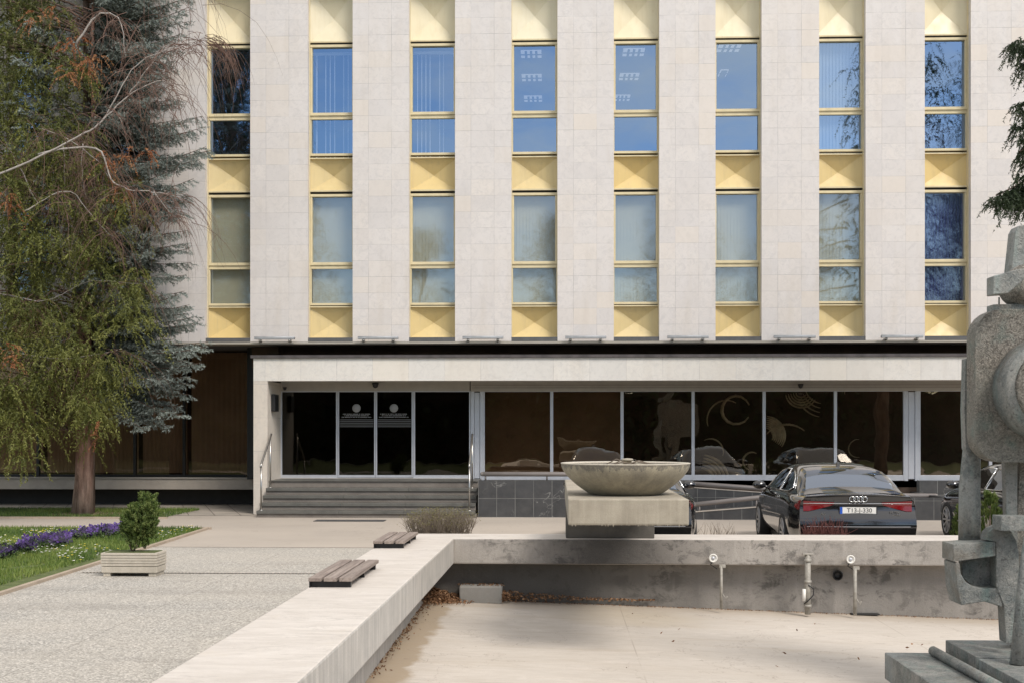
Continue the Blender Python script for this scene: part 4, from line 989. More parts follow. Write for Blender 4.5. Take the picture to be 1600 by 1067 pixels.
def side_win(par, s, pts, mat, trim=True, name='side_window'):
    def P(y, t, off):   # t 0 roof .. 1 belt
        i = max(k for k in range(len(CL)) if CL[k][0] <= y); i = min(i, len(CL) - 2); f = (y - CL[i][0]) / (CL[i + 1][0] - CL[i][0])
        z = CL[i][1] * (1 - f) + CL[i + 1][1] * f - .052; x = wroof(z + .052, y); zb = Zs(y) - .02; xb = .845 * (1 - .06 * (1 - sm(.3, 1.6, y)))
        return Vector((s * (x + (xb - x) * t + off), y, z + (zb - z) * t + off * .4))
    top_ = [P(y, t, .012) for y, t, _ in pts]; bot = [P(y, t, .012) for y, _, t in pts]; n = len(pts)
    mb = MB(); mb.add(top_ + bot, [(i, i + 1, n + i + 1, n + i) for i in range(n - 1)]); o = mb.build(name, mat, par)
    if trim: mb = MB(); mb.tube(top_ + bot[::-1] + [top_[0]], .012, 6); mb.build('window_trim', M['chrome'], o)
    return o
def wheel(par, x, y, s):
    mb = MB(); mb.lathe([(.22, -.10), (.31, -.115), (.335, -.09), (.338, 0), (.335, .09), (.31, .115), (.22, .10), (.22, -.10)], (0, 0, 0), 36, 'x'); o = mb.build('wheel', M['rubber'], par); o.location = (x, y, .338)
    mb = MB(); mb.lathe([(.235, .095), (.248, .108), (.235, .112), (.222, .09), (.222, -.08)], (0, 0, 0), 36, 'x')
    for k in range(10):
        a = k * math.pi / 5; d = Vector((0, math.cos(a), math.sin(a))); mb.bar(Vector((.085, 0, 0)) + d * .03, Vector((.10, 0, 0)) + d * .235, .034, .02, (1, 0, 0))
    mb.lathe([(.001, .10), (.05, .098), (.06, .07), (.001, .07)], (0, 0, 0), 16, 'x'); mb.v = [(p[0] * s, p[1], p[2]) for p in mb.v]; mb.build('rim', M['rim'], o)
    mb = MB(); mb.lathe([(.001, .02 * s), (.17, .02 * s), (.17, .03 * s), (.001, .03 * s)], (0, 0, 0), 24, 'x'); mb.build('brake_disc', M['steel'], o)
def ybk(z, x):
    "rear surface y at height z and half width x"
    zs = [side(0, j)[1] for j in range(len(SEC))]; yr = [yrear(j) for j in range(len(SEC))]; return float(np.interp(z, zs, yr)) - .05 * (1 - (x / .83) ** 2)
def strip(name, mat, par, outline, off=.008, th=.02, nx=16):
    "outline: function x -> (z0, z1) over x range; a raised strip following the rear"
    (x0, x1), fn = outline; mb = MB(); rows = []
    for k in range(nx + 1):
        x = x0 + (x1 - x0) * k / nx; z0, z1 = fn(x); rows.append([(x, ybk(z0, x) - off, z0), (x, ybk((z0 + z1) / 2, x) - off - .004, (z0 + z1) / 2), (x, ybk(z1, x) - off, z1), (x, ybk(z1, x) + th, z1), (x, ybk(z0, x) + th, z0)])
    b = 5; mb.add([p for r_ in rows for p in r_], [(i * b + j, i * b + (j + 1) % b, (i + 1) * b + (j + 1) % b, (i + 1) * b + j) for i in range(nx) for j in range(b)] + [tuple(range(5)), tuple(nx * b + k for k in range(5))[::-1]])
    return mb.build(name, mat, par)
def make_car(loc, lab, plate=True):
    o = empty('parked_car', loc, lab, 'car', 'black saloon cars parked in front of the building')
    build_body(o); build_roof(o)
    patch('rear_window', M['rglass'], o, 1.05, 3.55, -.86, .86); patch('windscreen', M['cglass'], o, 8.2, 10.7, -.86, .86, .022); 
    for s in (-1, 1):
        side_win(o, s, [(1.02, .55, .60), (1.25, .28, .88), (1.6, .16, .92), (2.0, .13, .93)], M['cglass'])
        side_win(o, s, [(2.08, .13, .93), (2.5, .12, .93), (2.9, .15, .93), (3.2, .35, .93), (3.5, .72, .93)], M['cglass'])
        for y in (1.02, 3.95): wheel(o, s * .845, y, s)
        m_ = MB(); m_.lathe([(.001, 0), (.05, .01), (.085, .05), (.09, .10), (.07, .15), (.001, .17)], (0, 0, 0), 16, 'y'); m_.v = [(p[0] * 1.25 + s * 1.02, p[1] + 3.18, p[2] * .85 + 1.02) for p in m_.v]; m_.tube([(s * .84, 3.28, .97), (s * .96, 3.28, 1.0)], .025, 6); mo = m_.build('mirror', M['paint'], o)
        # tail lights: wedge from the corner towards the plate
        def tl(x, s=s): ax = abs(x); t = (ax - .30) / .47; return (.845 - .02 * t - .055 * max(0, min(1, t * 1.5)), .902 + .018 * t)
        strip('tail_light', M['red'], o, ((s * .34, s * .775), lambda x: (.862 - .105 * min(1, (abs(x) - .34) / .36) ** .8, .893 + .022 * (abs(x) - .34) / .43)), .012)
        # wrap-around part on the side
        mb = MB(); q = []
        for yv in (0.0, .06, .15, .26):
            for zz in (.775, .85, .918):
                w_ = np.interp(zz, [side(yv, j)[1] for j in range(len(SEC))], [side(yv, j)[0] for j in range(len(SEC))]); wr = max(0, 1 - yv / .5) ** 2
                yy = yv + np.interp(zz, [side(0, j)[1] for j in range(len(SEC))], [yrear(j) for j in range(len(SEC))]) * wr
                q.append((s * (w_ + .007), yy - (.006 if yv == 0 else 0), zz if yv < .2 else .85 + (zz - .85) * .4))
        mb.add(q, [(i * 3 + j, i * 3 + j + 1, i * 3 + j + 4, i * 3 + j + 3) for i in range(3) for j in range(2)], True); mb.build('tail_light', M['red'], o)
        strip('reflector', M['dred'], o, ((s * .50, s * .76), lambda x: (.345, .385)), .006, nx=5)
        mb = MB()
        for yv in (1.72, 2.62):
            w_, z = side(yv, 7); mb.box(min(s * w_, s * (w_ + .025)), max(s * w_, s * (w_ + .025)), yv - .1, yv + .1, z - .02, z + .008) if yv == 1.72 else None
        mb.build('door_handle', M['chrome'], o, bevel=.004)
        h = MB(); h.lathe([(.001, 0), (.12, .02), (.10, .06), (.001, .07)], (s * .62, L_ - .28, .66), 14, 'y'); h.build('headlight', M['white'], o)
    strip('light_bar', M['chrome'], o, ((-.775, .775), lambda x: (.871, .880)), .020, nx=20)
    strip('bumper_trim', M['rim'], o, ((-.74, .74), lambda x: (.520, .528)), .008, nx=20)
    strip('bumper_insert', M['plastic'], o, ((-.78, .78), lambda x: (.27, .40)), .003, nx=20)
    # boot lid lip
    strip('spoiler_lip', M['paint'], o, ((-.74, .74), lambda x: (1.0 - .035 * (x / .74) ** 2, 1.022 - .035 * (x / .74) ** 2)), .012, .05, nx=16)
    yb = ybk(.77, .2) - .018
    pl_ = MB(); pl_.box(-.26, .26, yb, yb + .012, .715, .825); po_ = pl_.build('licence_plate', M['white'], o, bevel=.004)
    if plate:
        q = MB(); q.box(-.258, -.222, yb - .002, yb + .001, .717, .823); q.build('blue_band', simple('plate_blue', (.02, .09, .45), .4), po_)
        text_mesh('plate_lettering', 'T13-J-330', .092, M['plastic'], po_, (.02, yb - .002, .770), ext=.0012, sx=.98)
        fr_ = MB(); 
        for bx in ((-.272, .272, .703, .714), (-.272, .272, .826, .835)): fr_.box(bx[0], bx[1], yb - .004, yb + .01, bx[2], bx[3])
        for bx in ((-.272, -.261, .7142, .8258), (.261, .272, .7142, .8258)): fr_.box(bx[0], bx[1], yb - .004, yb + .01, bx[2], bx[3])
        fr_.build('plate_frame', M['plastic'], po_)
    mb = MB(); zc_ = .945
    for k in range(4):
        x = (k - 1.5) * .058; prof = [(.040 + .0065 * math.cos(a * math.pi / 4), .0065 * math.sin(a * math.pi / 4)) for a in range(8)]
        mb.lathe(prof, (x, ybk(zc_, x) - .016, zc_), 22, 'y', closed=True)
    mb.build('four_ring_badge', M['chrome'], o)
    text_mesh('model_lettering', 'A6', .062, M['chrome'], o, (-.50, ybk(.72, .5) - .012, .715), ext=.002)
    text_mesh('model_lettering', '50 TDI', .05, M['chrome'], o, (.52, ybk(.72, .5) - .012, .745), ext=.002); text_mesh('model_lettering', 'quattro', .042, M['chrome'], o, (.55, ybk(.72, .5) - .012, .70), ext=.002)
    mb = MB(); mb.prism([(1.52, 1.40), (1.70, 1.422), (1.64, 1.47), (1.60, 1.478)], -.022, .022, 'x'); mb.build('roof_aerial', M['paint'], o, bevel=.008)
    mb = MB(); mb.box(-.78, .78, .6, 4.2, .13, .28); mb.build('underbody', M['plastic'], o)
    mb = MB()
    for s in (-1, 1):
        mb2 = MB(); mb2.box(s * .38 - .24, s * .38 + .24, 1.7, 1.85, .55, 1.13); mb2.build('rear_headrest', M['plastic'], o, bevel=.08)
    return o
Yc = 18.87
car = make_car((UX(1341, Yc), Yc, 0), 'shiny black saloon seen from behind, licence plate and light bar in full view')
c1 = copy_tree(car); c1.location = (UX(1091, Yc) - .985, Yc, 0); c1['label'] = 'black saloon mostly hidden behind the stone bowl and slab'
c3 = copy_tree(car); c3.location = (UX(1473, 22.8) + 1.0, Yc + .15, 0); c3['label'] = 'black saloon half hidden behind the tall metal sculpture'
for c_ in (car, c1, c3): c_.rotation_euler.z = R(-2.0); c_.scale = (1.06, 1.0, 1.0)
for c_ in (c1, c3):
    for o in list(bpy.data.objects):
        if o.parent and o.parent.parent == c_ and o.name.startswith('plate_lettering'): bpy.data.objects.remove(o)

# ================================================================ TREES AND SHRUBS
m = NT('bark'); g = m.noise(9, 6, .7, None, (1, 1, .22), .5)
c = m.mix(m.ramp(g, .3, .7), (.07, .045, .032), (.27, .19, .145)); c = m.mix(m.ramp(m.noise(3, 4), .5, .75, 0, .5), c, (.30, .27, .22)); m.set(color=c, rough=.95); m.bump(g, .9, .03); M['bark'] = m.m
m = NT('red_bark'); g = m.noise(9, 6, .7, None, (1, 1, .15), .5); x, y, z = m.xyz()[:3]
c = m.mix(m.ramp(g, .35, .65), (.12, .055, .035), (.38, .22, .16)); gr = m.mix(m.ramp(g, .35, .65), (.11, .085, .065), (.36, .30, .24)); hz_ = m.math('ADD', z, m.math('MULTIPLY', m.noise(4, 4, .6, None, (1, 1, .3)), 1.2))
c = m.mix(m.ramp(hz_, .7, 1.9, .15, 1), gr, c); m.set(color=c, rough=.95); m.bump(g, 1, .04); M['redbark'] = m.m
M['twig'] = simple('brown_twig', (.12, .075, .055), .9, var=.4); M['birch'] = simple('pale_birch_bark', (.36, .32, .29), .8, var=.25, scale=14)
M['btwig'] = simple('birch_twig', (.17, .10, .075), .8, var=.35)
M['thuja'] = leafmat('thuja_sprays', [(.04, .045, .014), (.105, .12, .03), (.205, .212, .048), (.35, .31, .085)], .6, .3)
M['dead'] = leafmat('dead_sprays', [(.20, .07, .03), (.36, .14, .06), (.42, .22, .10)], .8, .3)
M['spruce'] = leafmat('spruce_needles', [(.025, .03, .022), (.07, .082, .065), (.145, .165, .14), (.30, .34, .31)], .6, .1)
M['bare'] = leafmat('park_branches', [(.05, .045, .035), (.10, .09, .065), (.16, .14, .10)], .8, .1)
M['cedar'] = leafmat('dark_scale_leaves', [(.012, .022, .010), (.03, .05, .018), (.06, .085, .03)], .6, .2)
M['bush'] = leafmat('bush_leaves', [(.03, .055, .012), (.10, .15, .03), (.25, .29, .09)], .6, .3)

def vrand(n): v = rng.normal(size=(n, 3)); return v / np.linalg.norm(v, axis=1)[:, None]
class Leaves:
    def __init__(s): s.V = []; s.T = []
    def put(s, P, D, ln, wd, tint):
        "n leaves: base points P, directions D, lengths, widths"
        n = len(P); S = np.cross(D, vrand(n)); S /= np.linalg.norm(S, axis=1)[:, None] + 1e-9
        V = np.empty((n, 3, 3)); ln = np.broadcast_to(ln, n)[:, None]; wd = np.broadcast_to(wd, n)[:, None]
        V[:, 0] = P + S * wd / 2; V[:, 1] = P - S * wd / 2; V[:, 2] = P + D * ln
        s.V.append(V); s.T.append(np.clip(np.broadcast_to(tint, n), 0, 1))
    def build(s, name, mat, parent, org, kind=None): return tri_obj(name, np.concatenate(s.V), np.concatenate(s.T), mat, parent, org, kind)
def norm(v): return v / (np.linalg.norm(v) + 1e-9)

def droop_clump(L, c, r_, n, tint, ln=.5, leaf=(.075, .022), dens=16, out=None):
    "hanging flat sprays round a clump centre"
    for k in range(n):
        a = rng.uniform(0, 2 * np.pi); st = c + np.array([np.cos(a), np.sin(a), rng.uniform(-.7, .9)]) * r_ * rng.uniform(.1, 1)
        d = norm(np.array([np.cos(a), np.sin(a), 0]) * rng.uniform(.2, .9) + np.array([0, 0, rng.uniform(-.5, .5)]))
        l_ = ln * rng.uniform(.5, 1.25); t = np.linspace(0, 1, dens)[:, None]
        P = st + d * l_ * t * .8 + np.array([0, 0, -1]) * l_ * (t ** 1.7) * rng.uniform(.5, 1.1)
        D = vrand(dens) * .75 + d * .3 + np.array([0, 0, -.75]); D /= np.linalg.norm(D, axis=1)[:, None]
        tt = tint + rng.uniform(-.12, .12) + t[:, 0] * .22
        L.put(P, D, rng.uniform(.6, 1.2, dens) * leaf[0], leaf[1], tt)
        D2 = vrand(dens) * .9 + np.array([0, 0, -.5]); D2 /= np.linalg.norm(D2, axis=1)[:, None]
        L.put(P, D2, rng.uniform(.5, 1, dens) * leaf[0], leaf[1], tt)
def np3(v): return np.array((v[0], v[1], v[2]))
def limb(mb, p, q, r0, r1, sag=.2, n=6, seg=7, wob=.06):
    p, q = Vector(p), Vector(q); L = (q - p).length; pts = []
    for k in range(n + 1):
        t = k / n; w_ = math.sin(t * math.pi); pts.append(p.lerp(q, t) + Vector((random.gauss(0, wob * w_), random.gauss(0, wob * w_), sag * w_ * L * .5)))
    mb.tube(pts, [r0 + (r1 - r0) * k / n for k in range(n + 1)], seg); return pts

# ---- the thuja with the reddish trunk
tb = G(117, 806); tb = Vector((tb.x, 28.45, 0)); YM = 29.05
th = empty('thuja_tree', tb, 'large drooping yellow green conifer with a reddish trunk standing on the small lawn', 'tree')
mb = MB(); pth = []; rad = []
for k in range(19):
    z = -.03 + k * .8 if k else -.03; t = k / 18
    pth.append((tb.x - .03 + .05 * math.sin(z * .9) + .03 * z, tb.y - .04 * z * (1 - t), z)); rad.append((.20 * (1 - t) ** .8 + .02) * (1 if z < 4 else .55 if z > 6 else .75) + (.035 if k == 0 else 0))
mb.tube(pth, rad, 16); mb.rough(.035, 3.5, 2); trunk = mb.build('trunk', M['redbark'], th, tb)
bnd = [(-260, 20), (-100, 60), (0, 95), (100, 125), (200, 145), (260, 165), (330, 205), (400, 240), (500, 236), (550, 205), (620, 178), (660, 160), (700, 142), (740, 60)]
def bx(b, v): return float(np.interp(v, [q[0] for q in b], [q[1] for q in b]))
L = Leaves(); D_ = Leaves(); bm_ = MB(); cen = []
tries = 0
while len(cen) < 640 and tries < 9000:
    tries += 1; v = rng.uniform(-260, 735); b_ = bx(bnd, v)
    u = rng.uniform(-190, b_ - 8)
    if v > 640 and 62 < u < 95: continue
    if v > 655 and u > 60 and (u > 150 or v > 705): continue
    if v > 690 and u > 60: continue
    f = rng.random(); Y = 28.75 - 2.9 * f ** .8 * min(1, (v + 420) / 700)
    c = np3(U(u, v, Y)); c[2] += .25
    if any(np.linalg.norm(c - q) < .27 for q in cen): continue
    g_ = noise.noise(Vector(c * .9))
    if g_ < -.36: continue
    cen.append(c)
for c in cen:
    v = HV - (c[2] - 2) * 66; top_ = max(0, min(1, (330 - v) / 300)); tint = .40 + .2 * noise.noise(Vector(c * 1.3)) - .12 * top_
    n = int(15 - 4 * top_); droop_clump(L, c, .36, n, tint, ln=.55 + .1 * rng.random(), leaf=(.085, .026), dens=16)
    if rng.random() < .2:
        zt = max(1.9, c[2] + .2 - .15 * abs(c[0] - tb.x)); k = min(18, zt / .8); p = Vector(pth[int(k)]); p.z = zt
        limb(bm_, p, c, .028, .008, .25, 6, 5, .1)
for u, v, n in ((140, 100, 5), (105, 110, 4), (120, 60, 3), (150, 96, 4), (110, 75, 3), (205, 240, 3), (170, 262, 4), (228, 232, 3), (187, 300, 5), (165, 250, 3), (12, 318, 4), (15, 300, 2), (20, 560, 4), (15, 545, 3), (160, 672, 2), (60, 30, 3), (90, 20, 2)):
    for k in range(n): droop_clump(D_, np3(U(u + rng.uniform(-9, 9), v + rng.uniform(-12, 12), 25.75)), .12, 3, .5 + rng.uniform(-.4, .4), ln=.32, leaf=(.06, .022), dens=12)
for v_ in (640, 655, 668, 682, 700): droop_clump(L, np3(U(rng.uniform(95, 150), v_, 28.0)), .16, 6, .5, ln=.4)
cr1 = L.build('crown', M['thuja'], th, tb); D_.build('dead_sprays', M['dead'], th, tb)
bm_.build('limb', M['twig'], th, tb)['kind'] = 'stuff'

# ---- blue spruce
sb = Vector((tb.x - .05, 28.88, 0))
sp = empty('spruce_tree', sb, 'blue grey spruce with drooping lower boughs, behind the drooping conifer against the facade', 'tree')
mb = MB(); mb.tube([(sb.x, sb.y, -.03), (sb.x + .03, sb.y, 6), (sb.x, sb.y - .1, 12), (sb.x, sb.y - .1, 17)], [.17, .13, .08, .02], 10); mb.build('trunk', M['bark'], sp, sb)
sbnd = [(-400, 200), (-250, 250), (-60, 292), (0, 300), (60, 290), (100, 272), (140, 262), (165, 285), (185, 318), (235, 334), (262, 320), (300, 300), (350, 292), (410, 298), (450, 290), (495, 312), (530, 330), (560, 322), (600, 305), (645, 292), (670, 262)]
L = Leaves(); bb = MB()
def needle_twig(p, d, l_, tint, up=.0):
    n = max(3, int(l_ / .026)); t = np.linspace(0, 1, n)[:, None]; P = p + d * l_ * t + np.array([0, 0, up]) * l_ * t * t
    for rep in range(3):
        D = vrand(n) * .85 + d * .75; D /= np.linalg.norm(D, axis=1)[:, None]
        L.put(P, D, rng.uniform(.04, .07, n), .019, tint + t[:, 0] * .3 + rng.uniform(-.08, .08))
def bough(st, tip, nt_=30, wmax=.55):
    st, tip = np.array(st, float), np.array(tip, float); ax = tip - st; ln = np.linalg.norm(ax); h = norm(np.array([ax[0], ax[1], 0])); sd_ = np.array([-h[1], h[0], 0])
    pts = []
    for k in range(9):
        t = k / 8; pts.append(st + ax * t + np.array([0, 0, 1]) * (-.16 * ln * math.sin(t * math.pi) * .6 + .0))
    bb.tube([tuple(q) for q in pts], [.024 - .019 * k / 8 for k in range(9)], 5)
    for k in range(nt_):
        t = .16 + .84 * (k + rng.random()) / nt_; i = min(int(t * 8), 7); f = t * 8 - i; p = pts[i] * (1 - f) + pts[i + 1] * f
        s = 1 if k % 2 else -1; lw = wmax * (1.15 - .85 * t) * rng.uniform(.6, 1.1); d = norm(h * rng.uniform(.5, .9) + sd_ * s * rng.uniform(.4, 1) + np.array([0, 0, rng.uniform(-1.3, .1)]))
        tint = .22 + .5 * t + rng.uniform(-.12, .12)
        needle_twig(p, d, lw, tint, .12)
        for q in range(int(lw / .085)):
            tt = (q + .5) / (lw / .085 + .5); s2 = 1 if q % 2 else -1; side_ = norm(np.cross(d, [0, 0, 1])); dd = norm(d * .8 + side_ * s2 * .7 + np.array([0, 0, rng.uniform(-.6, .2)]))
            needle_twig(p + d * lw * tt, dd, lw * .42 * (1.1 - tt) + .07, tint + .05, .1)
v = -420
while v < 668:
    for rep in range(3):
        vv = v + rng.uniform(-9, 9); ut = bx(sbnd, vv) + rng.uniform(-12, 4) - (rep * rng.uniform(0, 55)); lo = max(0, min(1, (vv - 560) / 100))
        Yt = rng.uniform(27.0, 28.7) if not lo else rng.uniform(27.3, 28.5)
        tip = np3(U(ut, vv, Yt)); z0 = tip[2] + .35 + 1.1 * lo + rng.uniform(0, .4)
        bough((sb.x, sb.y - .05, z0), tip, 34, .62)
    a = rng.uniform(-1.0, 1.0); rr = 1.2 + 1.6 * min(1, (vv + 500) / 900); z = 2 + (HV - vv) / 66
    if vv < 560: bough((sb.x, sb.y - .05, z + .3), (sb.x + rr * math.sin(a), min(28.8, sb.y - rr * math.cos(a)), z), 18, .55)
    v += 19
L.build('crown', M['spruce'], sp, sb); bb.build('bough', M['twig'], sp, sb)['kind'] = 'stuff'

# ---- weeping birch, rooted beyond the left edge
hb = Vector((UX(-150, 26.2), 26.2, 0))
bi = empty('birch_tree', hb, 'bare weeping birch reaching in from the left with pale limbs and hanging brown twigs', 'tree')
mb = MB(); mb.tube([hb + Vector(q) for q in ((0, 0, -.02), (.1, 0, 3), (-.1, 0, 7), (.2, 0, 11), (.1, 0, 15))], [.22, .18, .14, .09, .03], 12); mb.build('trunk', M['birch'], bi, hb)
lm = MB(); tw = MB()
def hang(p, l_, dx, r_=.006):
    p = Vector(p); pts = [p]; d = Vector((dx, random.gauss(0, .15), random.uniform(-.2, .3))).normalized()
    n = 6
    for k in range(n): d = (d + Vector((random.gauss(0, .10), random.gauss(0, .08), -.45))).normalized(); pts.append(pts[-1] + d * l_ / n)
    tw.tube(pts, [r_ * (1.2 - k / n) for k in range(n + 1)], 3, False)
    if random.random() < .6:
        q = pts[random.randint(1, 3)]; tw.tube([q, q + Vector((random.gauss(0, .1), 0, -.2)), q + Vector((random.gauss(0, .15), 0, -l_ * .4))], [r_ * .8, r_ * .6, r_ * .3], 3, False)
paths = [[(-150, 330), (20, 265), (120, 215), (160, 190), (200, 150), (245, 128), (262, 135), (270, 170)], [(60, 240), (150, 232), (172, 280), (200, 296), (240, 300), (285, 310)],
         [(120, 70), (150, 25), (185, 30), (196, 90)], [(160, 190), (200, 120), (230, 90), (300, 66), (325, 62)], [(40, 330), (70, 312), (110, 300), (150, 345), (175, 370)], [(172, 280), (150, 250), (100, 215), (60, 200)],
         [(-150, -60), (80, -80), (200, -90), (330, -110)], [(200, 150), (240, 95), (270, 68), (330, 75)], [(240, 300), (262, 330), (282, 345)], [(100, 222), (100, 260), (102, 310)], [(130, 225), (128, 280), (140, 320)], [(60, 320), (30, 260), (10, 225)],
         [(-100, 430), (60, 470), (140, 440), (230, 445)], [(-100, 520), (80, 560), (190, 545)]]
anch = []
for i, pa_ in enumerate(paths):
    Y0 = 25.5 + .08 * i; pts = [U(u, v, Y0 + .04 * k) for k, (u, v) in enumerate(pa_)]
    fine = []
    for k in range(len(pts) - 1):
        p0, p1, p2, p3 = pts[max(k - 1, 0)], pts[k], pts[k + 1], pts[min(k + 2, len(pts) - 1)]
        for j in range(5): t = j / 5; fine.append(.5 * ((2 * p1) + (p2 - p0) * t + (2 * p0 - 5 * p1 + 4 * p2 - p3) * t * t + (3 * p1 - p0 - 3 * p2 + p3) * t ** 3))
    fine.append(pts[-1]); fine = [p + Vector((random.gauss(0, .012), 0, random.gauss(0, .012))) for p in fine]
    r0 = .026 if i in (0, 1, 2) else .015; lm.tube(fine, [r0 * (1 - .82 * k / len(fine)) for k in range(len(fine))], 6)
    anch += fine[len(fine) // 4:]
for k in range(620):
    p = random.choice(anch); hang(p + Vector((random.gauss(0, .12), random.gauss(0, .2), random.gauss(0, .06))), random.uniform(.5, 2.0), random.uniform(-.6, 1.0))
for k in range(46): hang(U(random.uniform(200, 318), random.uniform(-150, 60), 26.4), random.uniform(1.2, 2.6), random.uniform(-.1, .4), .005)
for k in range(26): hang(U(random.uniform(318, 338), random.uniform(55, 75), 26.4), random.uniform(.7, 1.5), random.uniform(.4, 1.4), .006)
lm.build('limb', M['birch'], bi, hb)['kind'] = 'stuff'; tw.build('hanging_twigs', M['btwig'], bi, hb)['kind'] = 'stuff'

# ---- dark conifer beyond the right edge
cb = Vector((10.3, 21.3, 0)); ct = empty('cypress_tree', cb, 'dark conifer at the right edge with drooping scaly branch tips', 'tree')
mb = MB(); mb.tube([cb + Vector((0, 0, -.02)), cb + Vector((.1, 0, 6)), cb + Vector((0, 0, 14))], [.26, .17, .03], 12); mb.build('trunk', M['bark'], ct, cb)
L = Leaves(); lb = MB()
def cclump(u, v, Y, n=9, r_=.18, l_=.34):
    c = np3(U(u, v, Y)); droop_clump(L, c, r_, n, .38, ln=l_, leaf=(.062, .020), dens=16); return c
for u, v in ((1588, 76), (1596, 92), (1584, 70), (1598, 105), (1606, 120), (1594, 168), (1604, 180), (1612, 200), (1590, 205), (1596, 222), (1606, 235), (1592, 244), (1601, 262), (1598, 285), (1590, 295), (1582, 303), (1570, 306), (1560, 312), (1576, 318), (1592, 312), (1604, 300), (1600, 330), (1553, 322)):
    for q in range(2): c = cclump(u + 5 + rng.uniform(-4, 4), v - 4 + rng.uniform(-5, 5), 20.8 + rng.uniform(-.2, .2), 12, .11, .24)
for a_, b_ in (((1700, 20), (1590, 70)), ((1700, 130), (1594, 168)), ((1700, 190), (1592, 238)), ((1720, 260), (1556, 306)), ((1700, 100), (1600, 100))):
    limb(lb, U(*a_, 21.1), U(*b_, 20.8), .03, .01, .1)
for u, v in ((1573, 178), (1577, 195)): limb(lb, U(1595, v + 5, 20.8), U(u, v, 20.8), .008, .004, .1, 4, 4)
for k in range(150):
    v = rng.uniform(-500, 330); a = rng.uniform(0, 6.283); rr = rng.uniform(.3, 1) * (1.2 + (v + 500) / 830 * .9); c = np.array([cb.x + .1 + rr * np.cos(a), cb.y + rr * np.sin(a), 2 + (HV - v) / 90])
    droop_clump(L, c, .4, 9, .38, ln=.55, leaf=(.09, .03), dens=12)
L.build('crown', M['cedar'], ct, cb); lb.build('limb', M['twig'], ct, cb)['kind'] = 'stuff'

# ---- young thuja in the planter
po2 = Vector((UX(207, po.y), po.y, .329)); ys_ = empty('young_thuja', po2, 'small two lobed evergreen growing in the concrete planter', 'shrub')
mb = MB(); limb(mb, po2 - Vector((0, 0, .01)), U(212, 800, po.y), .016, .008, .0); limb(mb, po2, U(198, 818, po.y), .012, .006, .0); limb(mb, po2 + Vector((.01, 0, 0)), U(230, 800, po.y), .014, .006, .0); mb.build('stem', M['bark'], ys_, po2)
L = Leaves()
for k in range(2000):
    if rng.random() < .68: u, v, su, sv = 226, 808, 11, 20
    else: u, v, su, sv = 206, 822, 8, 13
    uu, vv = rng.normal(u, su), rng.normal(v, sv)
    if vv > 854 or vv < 768 or uu > 246 or uu < 190 or (vv < 786 and abs(uu - 230) > 13) or (vv < 797 and uu < 203) or (vv > 838 and abs(uu - 215) > 16): continue
    c = np3(U(uu, vv + 3, po.y + rng.normal(0, .10))); n = 26; d0 = norm(np.array([(uu - 218) / 30, rng.normal(0, .5), .8]))
    t = rng.uniform(0, 1, n)[:, None]; P = c + d0 * .05 * t; D = vrand(n) * 1.0 + d0 * .6; D /= np.linalg.norm(D, axis=1)[:, None]; L.put(P, D, .026, .014, .45 + rng.uniform(-.3, .3) + t[:, 0] * .2)
L.build('foliage', M['bush'], ys_, po2)

# ---- bare round shrub and twiggy shrubs behind the wall
def twig_shrub(u, vtop, w_px, Y, lab, n, mat, tipmat=None, gr=None, dome_=True, rr=.004, dp=.9):
    zt = UZ(vtop, Y, u); x = UX(u, Y); hw = w_px / 2 / (F / Y); o = empty('bare_shrub', (x, Y, 0), lab, 'shrub', gr); mb = MB(); L2 = Leaves()
    for k in range(n):
        a = random.uniform(0, 6.28); q = math.sqrt(random.random()); bx_, by_ = x + q * hw * .5 * math.cos(a), Y + q * hw * .5 * dp * math.sin(a)
        tx, ty = x + q * hw * 1.0 * math.cos(a), Y + q * hw * dp * math.sin(a)
        tz = zt * (random.uniform(.86, 1.0) if dome_ else random.uniform(.5, 1.0)) * (1 - .22 * q ** 3); pts = []
        for j in range(5): t = j / 4; pts.append(Vector((bx_ + (tx - bx_) * t ** .7 + random.gauss(0, .015), by_ + (ty - by_) * t ** .7 + random.gauss(0, .015), tz * t)))
        mb.tube(pts, [rr * (1.4 - t) for t in (0, .25, .5, .75, 1)], 3, False)
        for j in range(4):
            b_ = pts[random.randint(1, 3)]; e = b_ + Vector((random.gauss(0, .07), random.gauss(0, .07), random.uniform(.08, .24))); e.z = min(e.z, zt); mb.tube([b_, (b_ + e) / 2 + Vector((.01, 0, 0)), e], [rr * .8, rr * .6, rr * .3], 3, False)
            if tipmat and e.z > zt * .6: m_ = 3; L2.put(np3(e) + rng.normal(0, .02, (m_, 3)), vrand(m_), .022, .012, rng.uniform(0, 1, m_))
    ob = mb.build('branches', mat, o, o.location); ob['kind'] = 'stuff'
    if tipmat: L2.build('buds', tipmat, o, o.location, 'stuff')
M['buds'] = leafmat('opening_buds', [(.13, .12, .04), (.22, .20, .07), (.28, .25, .11)], .7, .3)
M['redtwig'] = simple('red_twig', (.16, .055, .045), .7, var=.3); M['greytwig'] = simple('grey_twig', (.20, .16, .12), .8, var=.3)
twig_shrub(689, 792, 118, 19.7, 'low round twiggy shrub with first buds behind the corner of the basin wall', 400, M['greytwig'], M['buds'])
twig_shrub(1118, 806, 76, 19.0, 'sparse bare grey shrub between the left and middle black cars', 26, M['greytwig'], dome_=False)
twig_shrub(1290, 803, 84, 18.58, 'reddish bare shrub in front of the middle black car', 150, M['redtwig'], dome_=False, rr=.005, dp=.3)
